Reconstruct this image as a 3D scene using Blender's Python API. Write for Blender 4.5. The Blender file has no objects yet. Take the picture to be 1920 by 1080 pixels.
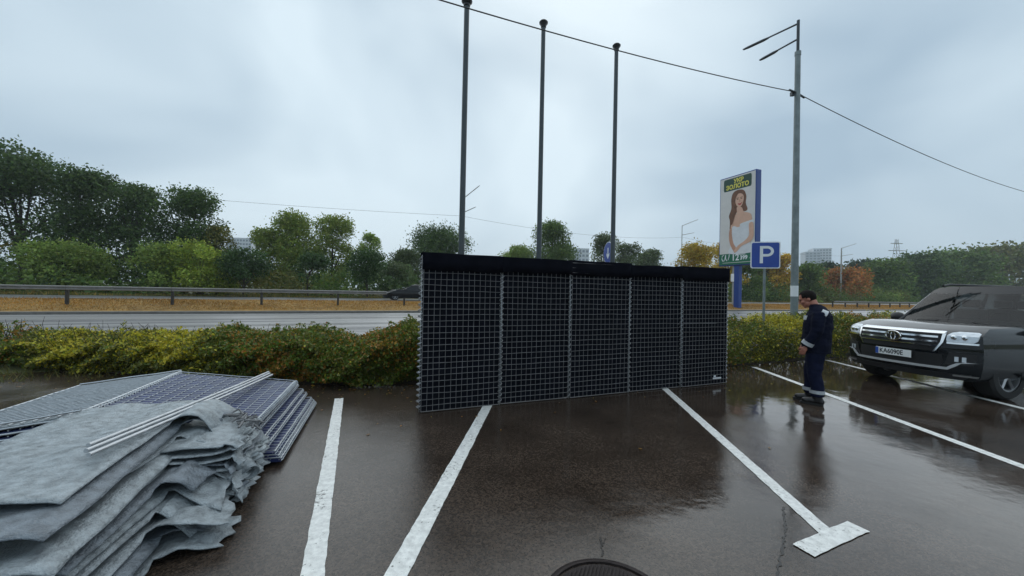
import bpy, bmesh, math, random
import numpy as np
from mathutils import Vector, Matrix

random.seed(7)
RNG = np.random.default_rng(11)
sc = bpy.context.scene
COL = sc.collection
R = math.radians

# ------------------------------------------------------------------ camera
CAM_H, PITCH, ROLL = 1.6, 0.00857, 0.021
cam_data = bpy.data.cameras.new("camera")
cam_data.sensor_width = 36.0
cam_data.lens = 13.125
cam_data.clip_start = 0.05
cam_data.clip_end = 3000
cam = bpy.data.objects.new("camera", cam_data)
COL.objects.link(cam)
_F = Vector((0, math.cos(PITCH), math.sin(PITCH)))
_U = Vector((0, -math.sin(PITCH), math.cos(PITCH)))
_Rv = Vector((1, 0, 0))
_rc = _Rv * math.cos(ROLL) + _U * math.sin(ROLL)
_uc = _U * math.cos(ROLL) - _Rv * math.sin(ROLL)
_m = Matrix((_rc, _uc, -_F)).transposed().to_4x4()
_m.translation = (0, 0, CAM_H)
cam.matrix_world = _m
sc.camera = cam

# ------------------------------------------------------------------ sky, sun, exposure
SUN_EL, SUN_AZ = 52.0, 8.0          # hidden behind cloud, ahead of the camera
world = bpy.data.worlds.new("World")
sc.world = world
world.use_nodes = True
wn, wl = world.node_tree.nodes, world.node_tree.links
wn.clear()
w_out = wn.new("ShaderNodeOutputWorld")
w_bg = wn.new("ShaderNodeBackground")
w_bg.inputs["Strength"].default_value = 0.1
w_sky = wn.new("ShaderNodeTexSky")
w_sky.sky_type = 'NISHITA'
w_sky.sun_disc = False
w_sky.sun_elevation = R(SUN_EL)
w_sky.sun_rotation = R(SUN_AZ)
w_sky.air_density = 1.2
w_sky.dust_density = 3.0
w_tc = wn.new("ShaderNodeTexCoord")
w_map = wn.new("ShaderNodeMapping")
w_map.inputs["Scale"].default_value = (1.0, 1.0, 1.5)
w_map.inputs["Location"].default_value = (0.35, 0.1, 0.2)
w_n = wn.new("ShaderNodeTexNoise")
w_n.inputs["Scale"].default_value = 1.5
w_n.inputs["Detail"].default_value = 3.5
w_n.inputs["Roughness"].default_value = 0.45
w_n.inputs["Distortion"].default_value = 0.4
w_r = wn.new("ShaderNodeValToRGB")
w_r.color_ramp.elements[0].position = 0.36
w_r.color_ramp.elements[0].color = (0.40, 0.535, 0.655, 1)
w_r.color_ramp.elements[1].position = 0.66
w_r.color_ramp.elements[1].color = (0.76, 0.90, 0.985, 1)
w_mul = wn.new("ShaderNodeMix")
w_mul.data_type = 'RGBA'
w_mul.blend_type = 'MULTIPLY'
w_mul.inputs[0].default_value = 1.0
w_mul.inputs[7].default_value = (10.2, 10.2, 10.2, 1)
w_mix = wn.new("ShaderNodeMix")
w_mix.data_type = 'RGBA'
w_mix.inputs[0].default_value = 0.93
wl.new(w_tc.outputs["Generated"], w_map.inputs[0])
wl.new(w_map.outputs[0], w_n.inputs["Vector"])
wl.new(w_n.outputs["Fac"], w_r.inputs["Fac"])
wl.new(w_r.outputs["Color"], w_mul.inputs[6])
wl.new(w_sky.outputs["Color"], w_mix.inputs[6])
wl.new(w_mul.outputs[2], w_mix.inputs[7])
wl.new(w_mix.outputs[2], w_bg.inputs["Color"])
wl.new(w_bg.outputs[0], w_out.inputs["Surface"])

sun_data = bpy.data.lights.new("sun", 'SUN')
sun_data.energy = 1.2
sun_data.angle = R(110)
sun_data.color = (1.0, 0.97, 0.92)
sun = bpy.data.objects.new("sun", sun_data)
COL.objects.link(sun)
_sd = Vector((math.sin(R(SUN_AZ)) * math.cos(R(SUN_EL)), math.cos(R(SUN_AZ)) * math.cos(R(SUN_EL)), math.sin(R(SUN_EL))))
sun.rotation_euler = _sd.to_track_quat('Z', 'Y').to_euler()

sc.view_settings.view_transform = 'Standard'
sc.view_settings.look = 'None'
sc.view_settings.exposure = 0.0
sc.view_settings.gamma = 1.0
sc.view_settings.use_curve_mapping = False
sc.cycles.max_bounces = 6
sc.cycles.transparent_max_bounces = 6
sc.cycles.use_denoising = True

# ------------------------------------------------------------------ helpers
def tag(o, label=None, cat=None, group=None, kind=None):
    if label: o["label"] = label
    if cat: o["category"] = cat
    if group: o["group"] = group
    if kind: o["kind"] = kind
    return o

def empty(name, loc=(0, 0, 0), rz=0.0):
    o = bpy.data.objects.new(name, None)
    o.empty_display_size = 0.2
    o.location = loc
    o.rotation_euler = (0, 0, rz)
    COL.objects.link(o)
    return o

def link(name, me, mats, parent=None, smooth=False):
    o = bpy.data.objects.new(name, me)
    COL.objects.link(o)
    if mats is not None:
        if not isinstance(mats, (list, tuple)): mats = [mats]
        if len(me.materials) == 0:
            for m in mats: me.materials.append(m)
    if parent is not None: o.parent = parent
    if smooth:
        me.polygons.foreach_set("use_smooth", [True] * len(me.polygons))
    return o

def rotz(v, a):
    c, s = math.cos(a), math.sin(a)
    return (v[0] * c - v[1] * s, v[0] * s + v[1] * c, v[2])

class MB:
    """collects closed shapes and links them as one mesh object"""
    def __init__(s):
        s.v, s.f, s.m = [], [], []
    def add(s, vs, fs, m=0):
        b = len(s.v)
        s.v.extend([tuple(map(float, p)) for p in vs])
        for f in fs:
            s.f.append(tuple(i + b for i in f)); s.m.append(m)
        return s
    def box(s, c, size, rz=0.0, m=0, tilt=None):
        x, y, z = size[0] / 2, size[1] / 2, size[2] / 2
        vs = [(-x, -y, -z), (x, -y, -z), (x, y, -z), (-x, y, -z), (-x, -y, z), (x, -y, z), (x, y, z), (-x, y, z)]
        if tilt is not None: vs = [tuple(tilt @ Vector(v)) for v in vs]
        vs = [rotz(v, rz) for v in vs]
        vs = [(v[0] + c[0], v[1] + c[1], v[2] + c[2]) for v in vs]
        return s.add(vs, [(0, 3, 2, 1), (4, 5, 6, 7), (0, 1, 5, 4), (1, 2, 6, 5), (2, 3, 7, 6), (3, 0, 4, 7)], m)
    def tube(s, pts, r, n=8, m=0, ell=None):
        pts = [Vector(p) for p in pts]
        k = len(pts)
        rs = [r] * k if not isinstance(r, (list, tuple)) else list(r)
        vs, fs = [], []
        ref = None
        for i, p in enumerate(pts):
            d = (pts[min(i + 1, k - 1)] - pts[max(i - 1, 0)])
            if d.length < 1e-9: d = Vector((0, 0, 1))
            d.normalize()
            if ref is None:
                ref = Vector((0, 0, 1)) if abs(d.z) < 0.9 else Vector((1, 0, 0))
            a = d.cross(ref)
            if a.length < 1e-6: a = d.cross(Vector((0, 1, 0)))
            a.normalize()
            b = d.cross(a).normalized()
            for j in range(n):
                t = 2 * math.pi * j / n
                vs.append(p + a * (math.cos(t) * rs[i]) + b * (math.sin(t) * rs[i]))
        for i in range(k - 1):
            for j in range(n):
                j2 = (j + 1) % n
                fs.append((i * n + j, i * n + j2, (i + 1) * n + j2, (i + 1) * n + j))
        fs.append(tuple(range(n - 1, -1, -1)))
        fs.append(tuple((k - 1) * n + j for j in range(n)))
        return s.add(vs, fs, m)
    def rings(s, rings, m=0, caps=True):
        n = len(rings[0]); vs = [p for rg in rings for p in rg]; fs = []
        for i in range(len(rings) - 1):
            for j in range(n):
                j2 = (j + 1) % n
                fs.append((i * n + j, i * n + j2, (i + 1) * n + j2, (i + 1) * n + j))
        if caps:
            fs.append(tuple(range(n - 1, -1, -1)))
            fs.append(tuple((len(rings) - 1) * n + j for j in range(n)))
        return s.add(vs, fs, m)
    def ellipsoid(s, c, r, nu=16, nv=10, m=0, rot=None):
        rings = []
        for i in range(nv + 1):
            ph = -math.pi / 2 + math.pi * (i + 0.02) / (nv + 0.04)
            rg = []
            for j in range(nu):
                th = 2 * math.pi * j / nu
                v = Vector((r[0] * math.cos(ph) * math.cos(th), r[1] * math.cos(ph) * math.sin(th), r[2] * math.sin(ph)))
                if rot is not None: v = rot @ v
                rg.append((c[0] + v.x, c[1] + v.y, c[2] + v.z))
            rings.append(rg)
        return s.rings(rings, m)
    def lathe(s, prof, n=24, c=(0, 0, 0), m=0):
        rings = [[(c[0] + r * math.cos(2 * math.pi * j / n), c[1] + r * math.sin(2 * math.pi * j / n), c[2] + z) for j in range(n)] for r, z in prof]
        return s.rings(rings, m)
    def prism(s, outline, axis_fn, t0, t1, m=0):
        """outline: 2-D points; axis_fn(a, b, t) -> 3-D"""
        n = len(outline)
        vs = [axis_fn(a, b, t0) for a, b in outline] + [axis_fn(a, b, t1) for a, b in outline]
        fs = [tuple(range(n - 1, -1, -1)), tuple(range(n, 2 * n))]
        fs += [(j, (j + 1) % n, n + (j + 1) % n, n + j) for j in range(n)]
        return s.add(vs, fs, m)
    def mesh(s, name):
        me = bpy.data.meshes.new(name)
        me.from_pydata(s.v, [], s.f)
        if any(s.m): me.polygons.foreach_set("material_index", s.m)
        me.update()
        return me
    def build(s, name, mats, parent=None, smooth=False, bevel=0.0, seg=2):
        me = s.mesh(name)
        o = link(name, me, mats, parent, smooth)
        if smooth:
            me.set_sharp_from_angle(angle=R(38))
        if bevel > 0:
            b = o.modifiers.new("bevel", 'BEVEL'); b.width = bevel; b.segments = seg; b.limit_method = 'ANGLE'
        return o

def baked(o):
    """replace an object's mesh by the result of its modifiers"""
    dg = bpy.context.evaluated_depsgraph_get()
    dg.update()
    me = bpy.data.meshes.new_from_object(o.evaluated_get(dg))
    old = o.data
    o.modifiers.clear()
    o.data = me
    return o

def remesh(o, voxel, smooth_it=6, fac=0.5):
    r = o.modifiers.new("remesh", 'REMESH'); r.mode = 'VOXEL'; r.voxel_size = voxel; r.use_smooth_shade = True
    s = o.modifiers.new("smooth", 'SMOOTH'); s.iterations = smooth_it; s.factor = fac
    return baked(o)

def text_mesh(body, size, align='CENTER', bold=0.0, extrude=0.004):
    cu = bpy.data.curves.new("lettering", 'FONT')
    cu.body = body; cu.size = size; cu.align_x = align; cu.align_y = 'CENTER'
    cu.extrude = extrude; cu.offset = bold; cu.resolution_u = 3
    o = bpy.data.objects.new("lettering", cu)
    COL.objects.link(o)
    dg = bpy.context.evaluated_depsgraph_get(); dg.update()
    me = bpy.data.meshes.new_from_object(o.evaluated_get(dg))
    bpy.data.objects.remove(o)
    return me

def fnoise(p, scale, seed=0.0):
    from mathutils import noise as mn
    return mn.noise(Vector((p[0] * scale + seed, p[1] * scale - seed, p[2] * scale + 0.37 * seed)))

# ------------------------------------------------------------------ materials
def mat(name, col, rough=0.6, metal=0.0, spec=0.5, var=0.15, scale=6.0, bump=0.0, bscale=60.0, coat=0.0, rvar=0.0, sheen=0.0, stretch=None):
    m = bpy.data.materials.new(name)
    m.use_nodes = True
    nt = m.node_tree; n, l = nt.nodes, nt.links
    b = n["Principled BSDF"]
    b.inputs["Roughness"].default_value = rough
    b.inputs["Metallic"].default_value = metal
    b.inputs["Specular IOR Level"].default_value = spec
    if coat: b.inputs["Coat Weight"].default_value = coat; b.inputs["Coat Roughness"].default_value = 0.03
    if sheen: b.inputs["Sheen Weight"].default_value = sheen
    tc = n.new("ShaderNodeTexCoord")
    vec = tc.outputs["Object"]
    if stretch:
        mp = n.new("ShaderNodeMapping"); mp.inputs["Scale"].default_value = stretch
        l.new(vec, mp.inputs[0]); vec = mp.outputs[0]
    ns = n.new("ShaderNodeTexNoise"); ns.inputs["Scale"].default_value = scale; ns.inputs["Detail"].default_value = 5
    ns.inputs["Roughness"].default_value = 0.62
    l.new(vec, ns.inputs["Vector"])
    rp = n.new("ShaderNodeValToRGB")
    rp.color_ramp.elements[0].position = 0.3; rp.color_ramp.elements[1].position = 0.7
    rp.color_ramp.elements[0].color = tuple(c * (1 - var) for c in col) + (1,)
    rp.color_ramp.elements[1].color = tuple(min(1, c * (1 + var)) for c in col) + (1,)
    l.new(ns.outputs["Fac"], rp.inputs["Fac"]); l.new(rp.outputs["Color"], b.inputs["Base Color"])
    if rvar:
        mr = n.new("ShaderNodeMapRange")
        mr.inputs["From Min"].default_value = 0.3; mr.inputs["From Max"].default_value = 0.7
        mr.inputs["To Min"].default_value = max(0.02, rough - rvar); mr.inputs["To Max"].default_value = min(1, rough + rvar)
        l.new(ns.outputs["Fac"], mr.inputs["Value"]); l.new(mr.outputs[0], b.inputs["Roughness"])
    if bump:
        n2 = n.new("ShaderNodeTexNoise"); n2.inputs["Scale"].default_value = bscale; n2.inputs["Detail"].default_value = 4
        l.new(vec, n2.inputs["Vector"])
        bp = n.new("ShaderNodeBump"); bp.inputs["Strength"].default_value = bump; bp.inputs["Distance"].default_value = 0.02
        l.new(n2.outputs["Fac"], bp.inputs["Height"]); l.new(bp.outputs[0], b.inputs["Normal"])
    return m

def wet_asphalt(name, c0, c1, dry_rough, wet_rough, wet_scale, thr, grain=0.25, ripple=0.03, stretch=(1, 1, 1), grad=None):
    m = bpy.data.materials.new(name); m.use_nodes = True
    n, l = m.node_tree.nodes, m.node_tree.links
    b = n["Principled BSDF"]
    b.inputs["Specular IOR Level"].default_value = 0.5
    tc = n.new("ShaderNodeTexCoord")
    mp = n.new("ShaderNodeMapping"); mp.inputs["Scale"].default_value = stretch
    l.new(tc.outputs["Object"], mp.inputs[0])
    big = n.new("ShaderNodeTexNoise"); big.inputs["Scale"].default_value = wet_scale; big.inputs["Detail"].default_value = 6
    big.inputs["Roughness"].default_value = 0.55; big.inputs["Distortion"].default_value = 0.3
    l.new(mp.outputs[0], big.inputs["Vector"])
    wetv = big.outputs["Fac"]
    if grad is not None:                     # the lot falls slightly to one side, the water film is deeper there
        sx = n.new("ShaderNodeSeparateXYZ"); l.new(tc.outputs["Object"], sx.inputs[0])
        mr = n.new("ShaderNodeMapRange")
        mr.inputs["From Min"].default_value = grad[0]; mr.inputs["From Max"].default_value = grad[1]
        mr.inputs["To Min"].default_value = grad[2]; mr.inputs["To Max"].default_value = grad[3]
        l.new(sx.outputs["X"], mr.inputs["Value"])
        ad = n.new("ShaderNodeMath"); ad.operation = 'ADD'
        l.new(wetv, ad.inputs[0]); l.new(mr.outputs[0], ad.inputs[1]); wetv = ad.outputs[0]
    wr = n.new("ShaderNodeMapRange"); wr.interpolation_type = 'SMOOTHSTEP'
    wr.inputs["From Min"].default_value = thr[0]; wr.inputs["From Max"].default_value = thr[1]
    wr.inputs["To Min"].default_value = dry_rough; wr.inputs["To Max"].default_value = wet_rough
    l.new(wetv, wr.inputs["Value"]); l.new(wr.outputs[0], b.inputs["Roughness"])
    fine = n.new("ShaderNodeTexNoise"); fine.inputs["Scale"].default_value = 150; fine.inputs["Detail"].default_value = 3
    fine.inputs["Roughness"].default_value = 0.75
    l.new(tc.outputs["Object"], fine.inputs["Vector"])
    mid = n.new("ShaderNodeTexNoise"); mid.inputs["Scale"].default_value = 1.3; mid.inputs["Detail"].default_value = 6
    l.new(mp.outputs[0], mid.inputs["Vector"])
    mx = n.new("ShaderNodeMix"); mx.data_type = 'FLOAT'; mx.inputs[0].default_value = 0.55
    l.new(mid.outputs["Fac"], mx.inputs[2]); l.new(fine.outputs["Fac"], mx.inputs[3])
    rp = n.new("ShaderNodeValToRGB")
    rp.color_ramp.elements[0].position = 0.36; rp.color_ramp.elements[1].position = 0.66
    rp.color_ramp.elements[0].color = c0 + (1,); rp.color_ramp.elements[1].color = c1 + (1,)
    l.new(mx.outputs[0], rp.inputs["Fac"])
    vo = n.new("ShaderNodeTexVoronoi"); vo.inputs["Scale"].default_value = 85                       # single stones of the aggregate
    l.new(tc.outputs["Object"], vo.inputs["Vector"])
    sp = n.new("ShaderNodeSeparateColor"); l.new(vo.outputs["Color"], sp.inputs[0])
    sm = n.new("ShaderNodeMapRange"); sm.inputs["To Min"].default_value = 0.45; sm.inputs["To Max"].default_value = 1.75
    l.new(sp.outputs[0], sm.inputs["Value"])
    ml = n.new("ShaderNodeMix"); ml.data_type = 'RGBA'; ml.blend_type = 'MULTIPLY'; ml.inputs[0].default_value = 1.0
    cmb = n.new("ShaderNodeCombineColor")
    for _i in range(3): l.new(sm.outputs[0], cmb.inputs[_i])
    l.new(rp.outputs["Color"], ml.inputs[6]); l.new(cmb.outputs[0], ml.inputs[7]); l.new(ml.outputs[2], b.inputs["Base Color"])
    g = n.new("ShaderNodeTexNoise"); g.inputs["Scale"].default_value = 170; g.inputs["Detail"].default_value = 3
    l.new(tc.outputs["Object"], g.inputs["Vector"])
    gs = n.new("ShaderNodeMapRange")           # the grain drowns where the film is deep
    gs.inputs["From Min"].default_value = thr[0]; gs.inputs["From Max"].default_value = thr[1]
    gs.inputs["To Min"].default_value = grain; gs.inputs["To Max"].default_value = grain * 0.12
    l.new(wetv, gs.inputs["Value"])
    b1 = n.new("ShaderNodeBump"); b1.inputs["Distance"].default_value = 0.004
    l.new(gs.outputs[0], b1.inputs["Strength"]); l.new(g.outputs["Fac"], b1.inputs["Height"])
    rp2 = n.new("ShaderNodeTexNoise"); rp2.inputs["Scale"].default_value = 3.5; rp2.inputs["Detail"].default_value = 3
    l.new(mp.outputs[0], rp2.inputs["Vector"])
    b2 = n.new("ShaderNodeBump"); b2.inputs["Strength"].default_value = 1.0; b2.inputs["Distance"].default_value = ripple
    l.new(rp2.outputs["Fac"], b2.inputs["Height"]); l.new(b1.outputs[0], b2.inputs["Normal"])
    l.new(b2.outputs[0], b.inputs["Normal"])
    return m

def leaf_material(name, rough=0.55, transl=0.35):
    m = bpy.data.materials.new(name); m.use_nodes = True
    n, l = m.node_tree.nodes, m.node_tree.links
    b = n["Principled BSDF"]; b.inputs["Roughness"].default_value = rough; b.inputs["Specular IOR Level"].default_value = 0.35
    at = n.new("ShaderNodeAttribute"); at.attribute_name = "leaf_colour"
    l.new(at.outputs["Color"], b.inputs["Base Color"])
    t = n.new("ShaderNodeBsdfTranslucent"); l.new(at.outputs["Color"], t.inputs["Color"])
    ms = n.new("ShaderNodeMixShader"); ms.inputs[0].default_value = transl
    l.new(b.outputs[0], ms.inputs[1]); l.new(t.outputs[0], ms.inputs[2])
    l.new(ms.outputs[0], n["Material Output"].inputs["Surface"])
    return m

M = {}
M['lot'] = wet_asphalt("wet_parking_asphalt", (0.018, 0.0125, 0.0088), (0.064, 0.047, 0.036), 0.24, 0.045, 0.36, (0.37, 0.60), grain=0.32, ripple=0.0035, grad=(-1.0, 4.0, -0.12, 0.22))
M['road'] = wet_asphalt("wet_road_asphalt", (0.040, 0.041, 0.043), (0.075, 0.076, 0.08), 0.55, 0.36, 0.42, (0.40, 0.60), grain=0.04, ripple=0.0015, stretch=(0.09, 1.0, 1))
M['road'].node_tree.nodes['Principled BSDF'].inputs['Specular IOR Level'].default_value = 0.9
_b = M['road'].node_tree.nodes['Principled BSDF']; _b.inputs['Coat Weight'].default_value = 0.9; _b.inputs['Coat Roughness'].default_value = 0.42; _b.inputs['Coat IOR'].default_value = 1.8; _b.inputs['IOR'].default_value = 1.8
_n, _l = M['road'].node_tree.nodes, M['road'].node_tree.links             # long drier streaks along the wheel tracks
_tc = _n.new("ShaderNodeTexCoord"); _mp = _n.new("ShaderNodeMapping"); _mp.inputs["Scale"].default_value = (0.045, 1.0, 1)
_ns = _n.new("ShaderNodeTexNoise"); _ns.inputs["Scale"].default_value = 0.9; _ns.inputs["Detail"].default_value = 5; _ns.inputs["Distortion"].default_value = 0.6
_mr = _n.new("ShaderNodeMapRange"); _mr.inputs["From Min"].default_value = 0.42; _mr.inputs["From Max"].default_value = 0.56; _mr.inputs["To Min"].default_value = 0.05
_l.new(_tc.outputs["Object"], _mp.inputs[0]); _l.new(_mp.outputs[0], _ns.inputs["Vector"]); _l.new(_ns.outputs["Fac"], _mr.inputs["Value"]); _l.new(_mr.outputs[0], _b.inputs["Coat Weight"])
_b.inputs['IOR'].default_value = 1.55
M['paint'] = mat("worn_white_road_paint", (0.76, 0.76, 0.73), 0.42, var=0.22, scale=22, bump=0.35, bscale=120, rvar=0.15)
_n, _l = M['paint'].node_tree.nodes, M['paint'].node_tree.links           # chips where the asphalt shows through
_tc = _n.new("ShaderNodeTexCoord")
_a = _n.new("ShaderNodeTexNoise"); _a.inputs["Scale"].default_value = 34; _a.inputs["Detail"].default_value = 8; _a.inputs["Roughness"].default_value = 0.7
_g = _n.new("ShaderNodeTexNoise"); _g.inputs["Scale"].default_value = 3.0; _g.inputs["Detail"].default_value = 3
_l.new(_tc.outputs["Object"], _a.inputs["Vector"]); _l.new(_tc.outputs["Object"], _g.inputs["Vector"])
_m = _n.new("ShaderNodeMath"); _m.operation = 'MULTIPLY_ADD'; _m.inputs[1].default_value = 0.45
_l.new(_g.outputs["Fac"], _m.inputs[0]); _l.new(_a.outputs["Fac"], _m.inputs[2])
_r = _n.new("ShaderNodeMapRange"); _r.inputs["From Min"].default_value = 0.84; _r.inputs["From Max"].default_value = 0.90; _r.inputs["To Max"].default_value = 0.8
_l.new(_m.outputs[0], _r.inputs["Value"])
_x = _n.new("ShaderNodeMix"); _x.data_type = 'RGBA'; _x.inputs[7].default_value = (0.07, 0.062, 0.055, 1)
_src = _n["Principled BSDF"].inputs["Base Color"].links[0].from_socket
_l.new(_r.outputs[0], _x.inputs[0]); _l.new(_src, _x.inputs[6]); _l.new(_x.outputs[2], _n["Principled BSDF"].inputs["Base Color"])
M['kerb'] = mat("concrete_kerb", (0.15, 0.14, 0.125), 0.7, var=0.25, scale=5, bump=0.3, bscale=40)
M['soil'] = mat("wet_soil", (0.035, 0.025, 0.017), 0.75, var=0.4, scale=9, bump=0.8, bscale=30)
M['turf'] = mat("dry_turf", (0.26, 0.15, 0.035), 0.9, var=0.4, scale=1.4, bump=0.8, bscale=14)
M['field'] = mat("rough_ground", (0.07, 0.075, 0.022), 0.9, var=0.4, scale=0.35, bump=0.5, bscale=6)
M['crack'] = mat("wet_tar_crack", (0.012, 0.011, 0.010), 0.4, var=0.3, scale=30)
M['galv'] = mat("galvanised_wire", (0.50, 0.52, 0.54), 0.42, metal=0.75, var=0.2, scale=14, rvar=0.12)
M['galv_dull'] = mat("dull_galvanised_wire", (0.185, 0.185, 0.19), 0.6, metal=0.25, var=0.25, scale=10)
M['black_cloth'] = mat("black_geotextile", (0.0066, 0.0072, 0.0115), 0.95, spec=0.03, var=0.35, scale=5, bump=0.25, bscale=90)
M['navy_cloth'] = mat("wet_navy_geotextile", (0.016, 0.028, 0.105), 0.5, spec=0.5, var=0.35, scale=7, bump=0.2, bscale=70, rvar=0.12)
M['grey_cloth'] = mat("wet_grey_geotextile", (0.29, 0.325, 0.345), 0.42, metal=0.3, spec=0.5, var=0.40, scale=16, bump=0.6, bscale=85, rvar=0.14)
M['slate_cloth'] = mat("wet_slate_geotextile", (0.17, 0.195, 0.22), 0.42, metal=0.3, spec=0.5, var=0.4, scale=14, bump=0.6, bscale=85, rvar=0.14)
M['steel'] = mat("bright_steel_rod", (0.66, 0.68, 0.70), 0.34, metal=0.85, var=0.15, scale=12)
M['pole'] = mat("grey_flagpole_paint", (0.055, 0.068, 0.075), 0.38, metal=0.25, var=0.18, scale=3, rvar=0.1)
M['pole_cap'] = mat("black_pole_cap", (0.008, 0.008, 0.010), 0.4, var=0.2)
M['lamp'] = mat("galvanised_lamp_post", (0.20, 0.235, 0.24), 0.5, metal=0.35, var=0.3, scale=4, bump=0.1, bscale=30, rvar=0.1)
M['lamp_far'] = mat("pale_lamp_post", (0.36, 0.36, 0.34), 0.55, metal=0.2, var=0.15)
M['lamp_dark'] = mat("dark_lamp_arm", (0.045, 0.055, 0.065), 0.45, metal=0.3, var=0.15)
M['cable'] = mat("black_cable", (0.02, 0.022, 0.026), 0.55, var=0.1)
M['rail'] = mat("weathered_guardrail", (0.215, 0.21, 0.20), 0.5, metal=0.35, var=0.25, scale=2.5, rvar=0.1)
M['rail_post'] = mat("dark_rail_post", (0.03, 0.027, 0.024), 0.6, var=0.3)
M['iron'] = mat("wet_cast_iron", (0.032, 0.025, 0.024), 0.34, metal=0.5, var=0.35, scale=18, bump=0.4, bscale=90)
M['blue'] = mat("blue_sign_film", (0.008, 0.055, 0.33), 0.32, var=0.08)
M['blue_frame'] = mat("blue_board_frame", (0.012, 0.05, 0.24), 0.4, var=0.12)
M['white'] = mat("white_sign_film", (0.80, 0.82, 0.84), 0.35, var=0.04)
M['sign_back'] = mat("grey_sign_back", (0.22, 0.23, 0.24), 0.5, metal=0.4, var=0.1)
M['leaf'] = leaf_material("tree_leaf")
M['hedge'] = leaf_material("hedge_leaf", 0.42, 0.3)
M['straw'] = leaf_material("dry_grass_blade", 0.75, 0.3)
M['bark'] = mat("tree_bark", (0.045, 0.035, 0.026), 0.85, var=0.35, scale=9, bump=0.6, bscale=20)
M['twig'] = mat("hedge_twig", (0.028, 0.02, 0.014), 0.8, var=0.3)
M['rubber'] = mat("tyre_rubber", (0.012, 0.012, 0.012), 0.7, var=0.2)
M['rim'] = mat("alloy_rim", (0.34, 0.35, 0.36), 0.3, metal=0.85, var=0.1)
M['chrome'] = mat("chrome_trim", (0.80, 0.81, 0.82), 0.12, metal=1.0, var=0.04)
M['car_paint'] = mat("dark_grey_car_paint", (0.004, 0.0055, 0.007), 0.3, spec=0.05, metal=0.0, var=0.05, coat=0.85)
M['black_paint'] = mat("black_car_paint", (0.005, 0.006, 0.008), 0.4, spec=0.1, var=0.05, coat=0.5)
M['bright_trim'] = mat("sky_toned_chrome_trim", (0.62, 0.63, 0.64), 0.25, metal=0.25, var=0.05)  # chrome bumper strips: the sky they mirror is put into this pale colour
M['trim'] = mat("black_plastic_trim", (0.010, 0.010, 0.011), 0.5, var=0.15)
M['glass'] = mat("dark_car_glass", (0.008, 0.010, 0.012), 0.04, spec=0.4, var=0.05)
_g = bpy.data.materials.new("tinted_glass"); _g.use_nodes = True
_n, _l = _g.node_tree.nodes, _g.node_tree.links
_n.remove(_n["Principled BSDF"])
_t = _n.new("ShaderNodeBsdfTransparent"); _t.inputs[0].default_value = (0.42, 0.46, 0.46, 1)
_s = _n.new("ShaderNodeBsdfGlossy"); _s.inputs["Roughness"].default_value = 0.02
_f = _n.new("ShaderNodeFresnel"); _f.inputs["IOR"].default_value = 1.5
_x = _n.new("ShaderNodeMixShader")
_l.new(_f.outputs[0], _x.inputs[0]); _l.new(_t.outputs[0], _x.inputs[1]); _l.new(_s.outputs[0], _x.inputs[2]); _l.new(_x.outputs[0], _n["Material Output"].inputs["Surface"])
M['tinted'] = _g
M['lens'] = mat("headlight_lens", (0.62, 0.66, 0.70), 0.08, spec=0.8, metal=0.25, var=0.2, scale=18)
M['plate'] = mat("number_plate_white", (0.78, 0.79, 0.78), 0.4, var=0.04)
M['plate_blue'] = mat("number_plate_blue", (0.02, 0.08, 0.36), 0.4, var=0.04)
M['ink'] = mat("black_lettering", (0.01, 0.01, 0.012), 0.5, var=0.05)

# ------------------------------------------------------------------ the setting
RA = math.atan2(0.415, 0.910)                     # the road runs off to the right at this angle
EX, EY = math.cos(RA), math.sin(RA)
def road_pt(s, t, z=0.0):
    return (s * EX - t * EY, s * EY + t * EX, z)

def strip(name, t0, t1, z, material, s0=-160, s1=260, kind="structure", nz=None, ns=60):
    """a sheet lying along the road, built in the road's own axes"""
    ts = [t0, t1] if nz is None else [a for a, _ in nz]
    zs = [z, z] if nz is None else [b for _, b in nz]
    ss = np.linspace(s0, s1, ns)
    vs = [(s, t, zz) for s in ss for t, zz in zip(ts, zs)]
    k = len(ts)
    fs = [(i * k + j, (i + 1) * k + j, (i + 1) * k + j + 1, i * k + j + 1) for i in range(ns - 1) for j in range(k - 1)]
    me = bpy.data.meshes.new(name); me.from_pydata(vs, [], fs); me.update()
    o = link(name, me, material)
    o.rotation_euler = (0, 0, RA)
    o["kind"] = kind
    return o

RISE = [(-700, -0.03), (12.0, -0.03), (26.0, -0.03), (26.5, 0.10), (28.5, 0.34), (32.0, 0.55), (40.5, 0.56), (46.0, 0.6), (120, 0.9), (500, 2.0), (1300, 2.5)]
strip("ground", 0, 0, 0, M["field"], -1100, 1300, nz=RISE, ns=80)
strip("road", 12.6, 25.8, 0.0, M['road'])
def box_strip(name, t0, t1, z0, z1, material, s0=-160, s1=260):
    mb = MB().box(((s0 + s1) / 2, (t0 + t1) / 2, (z0 + z1) / 2), (s1 - s0, t1 - t0, z1 - z0))
    o = mb.build(name, material, bevel=0.02)
    o.rotation_euler = (0, 0, RA); o["kind"] = "structure"
    return o
box_strip("kerb", 25.8, 26.2, -0.02, 0.13, M['kerb'])
box_strip("kerb", 12.35, 12.6, -0.02, 0.13, M['kerb'])
strip("median_ground", 0, 0, 0, M['turf'], nz=[(26.15, 0.10), (26.8, 0.17), (28.5, 0.37), (32.2, 0.58)])
strip("far_carriageway", 32.4, 40.0, 0.585, M['road'])
strip("verge", 0, 0, 0, M['field'], nz=[(9.3, -0.005), (12.35, 0.10)])

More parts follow.
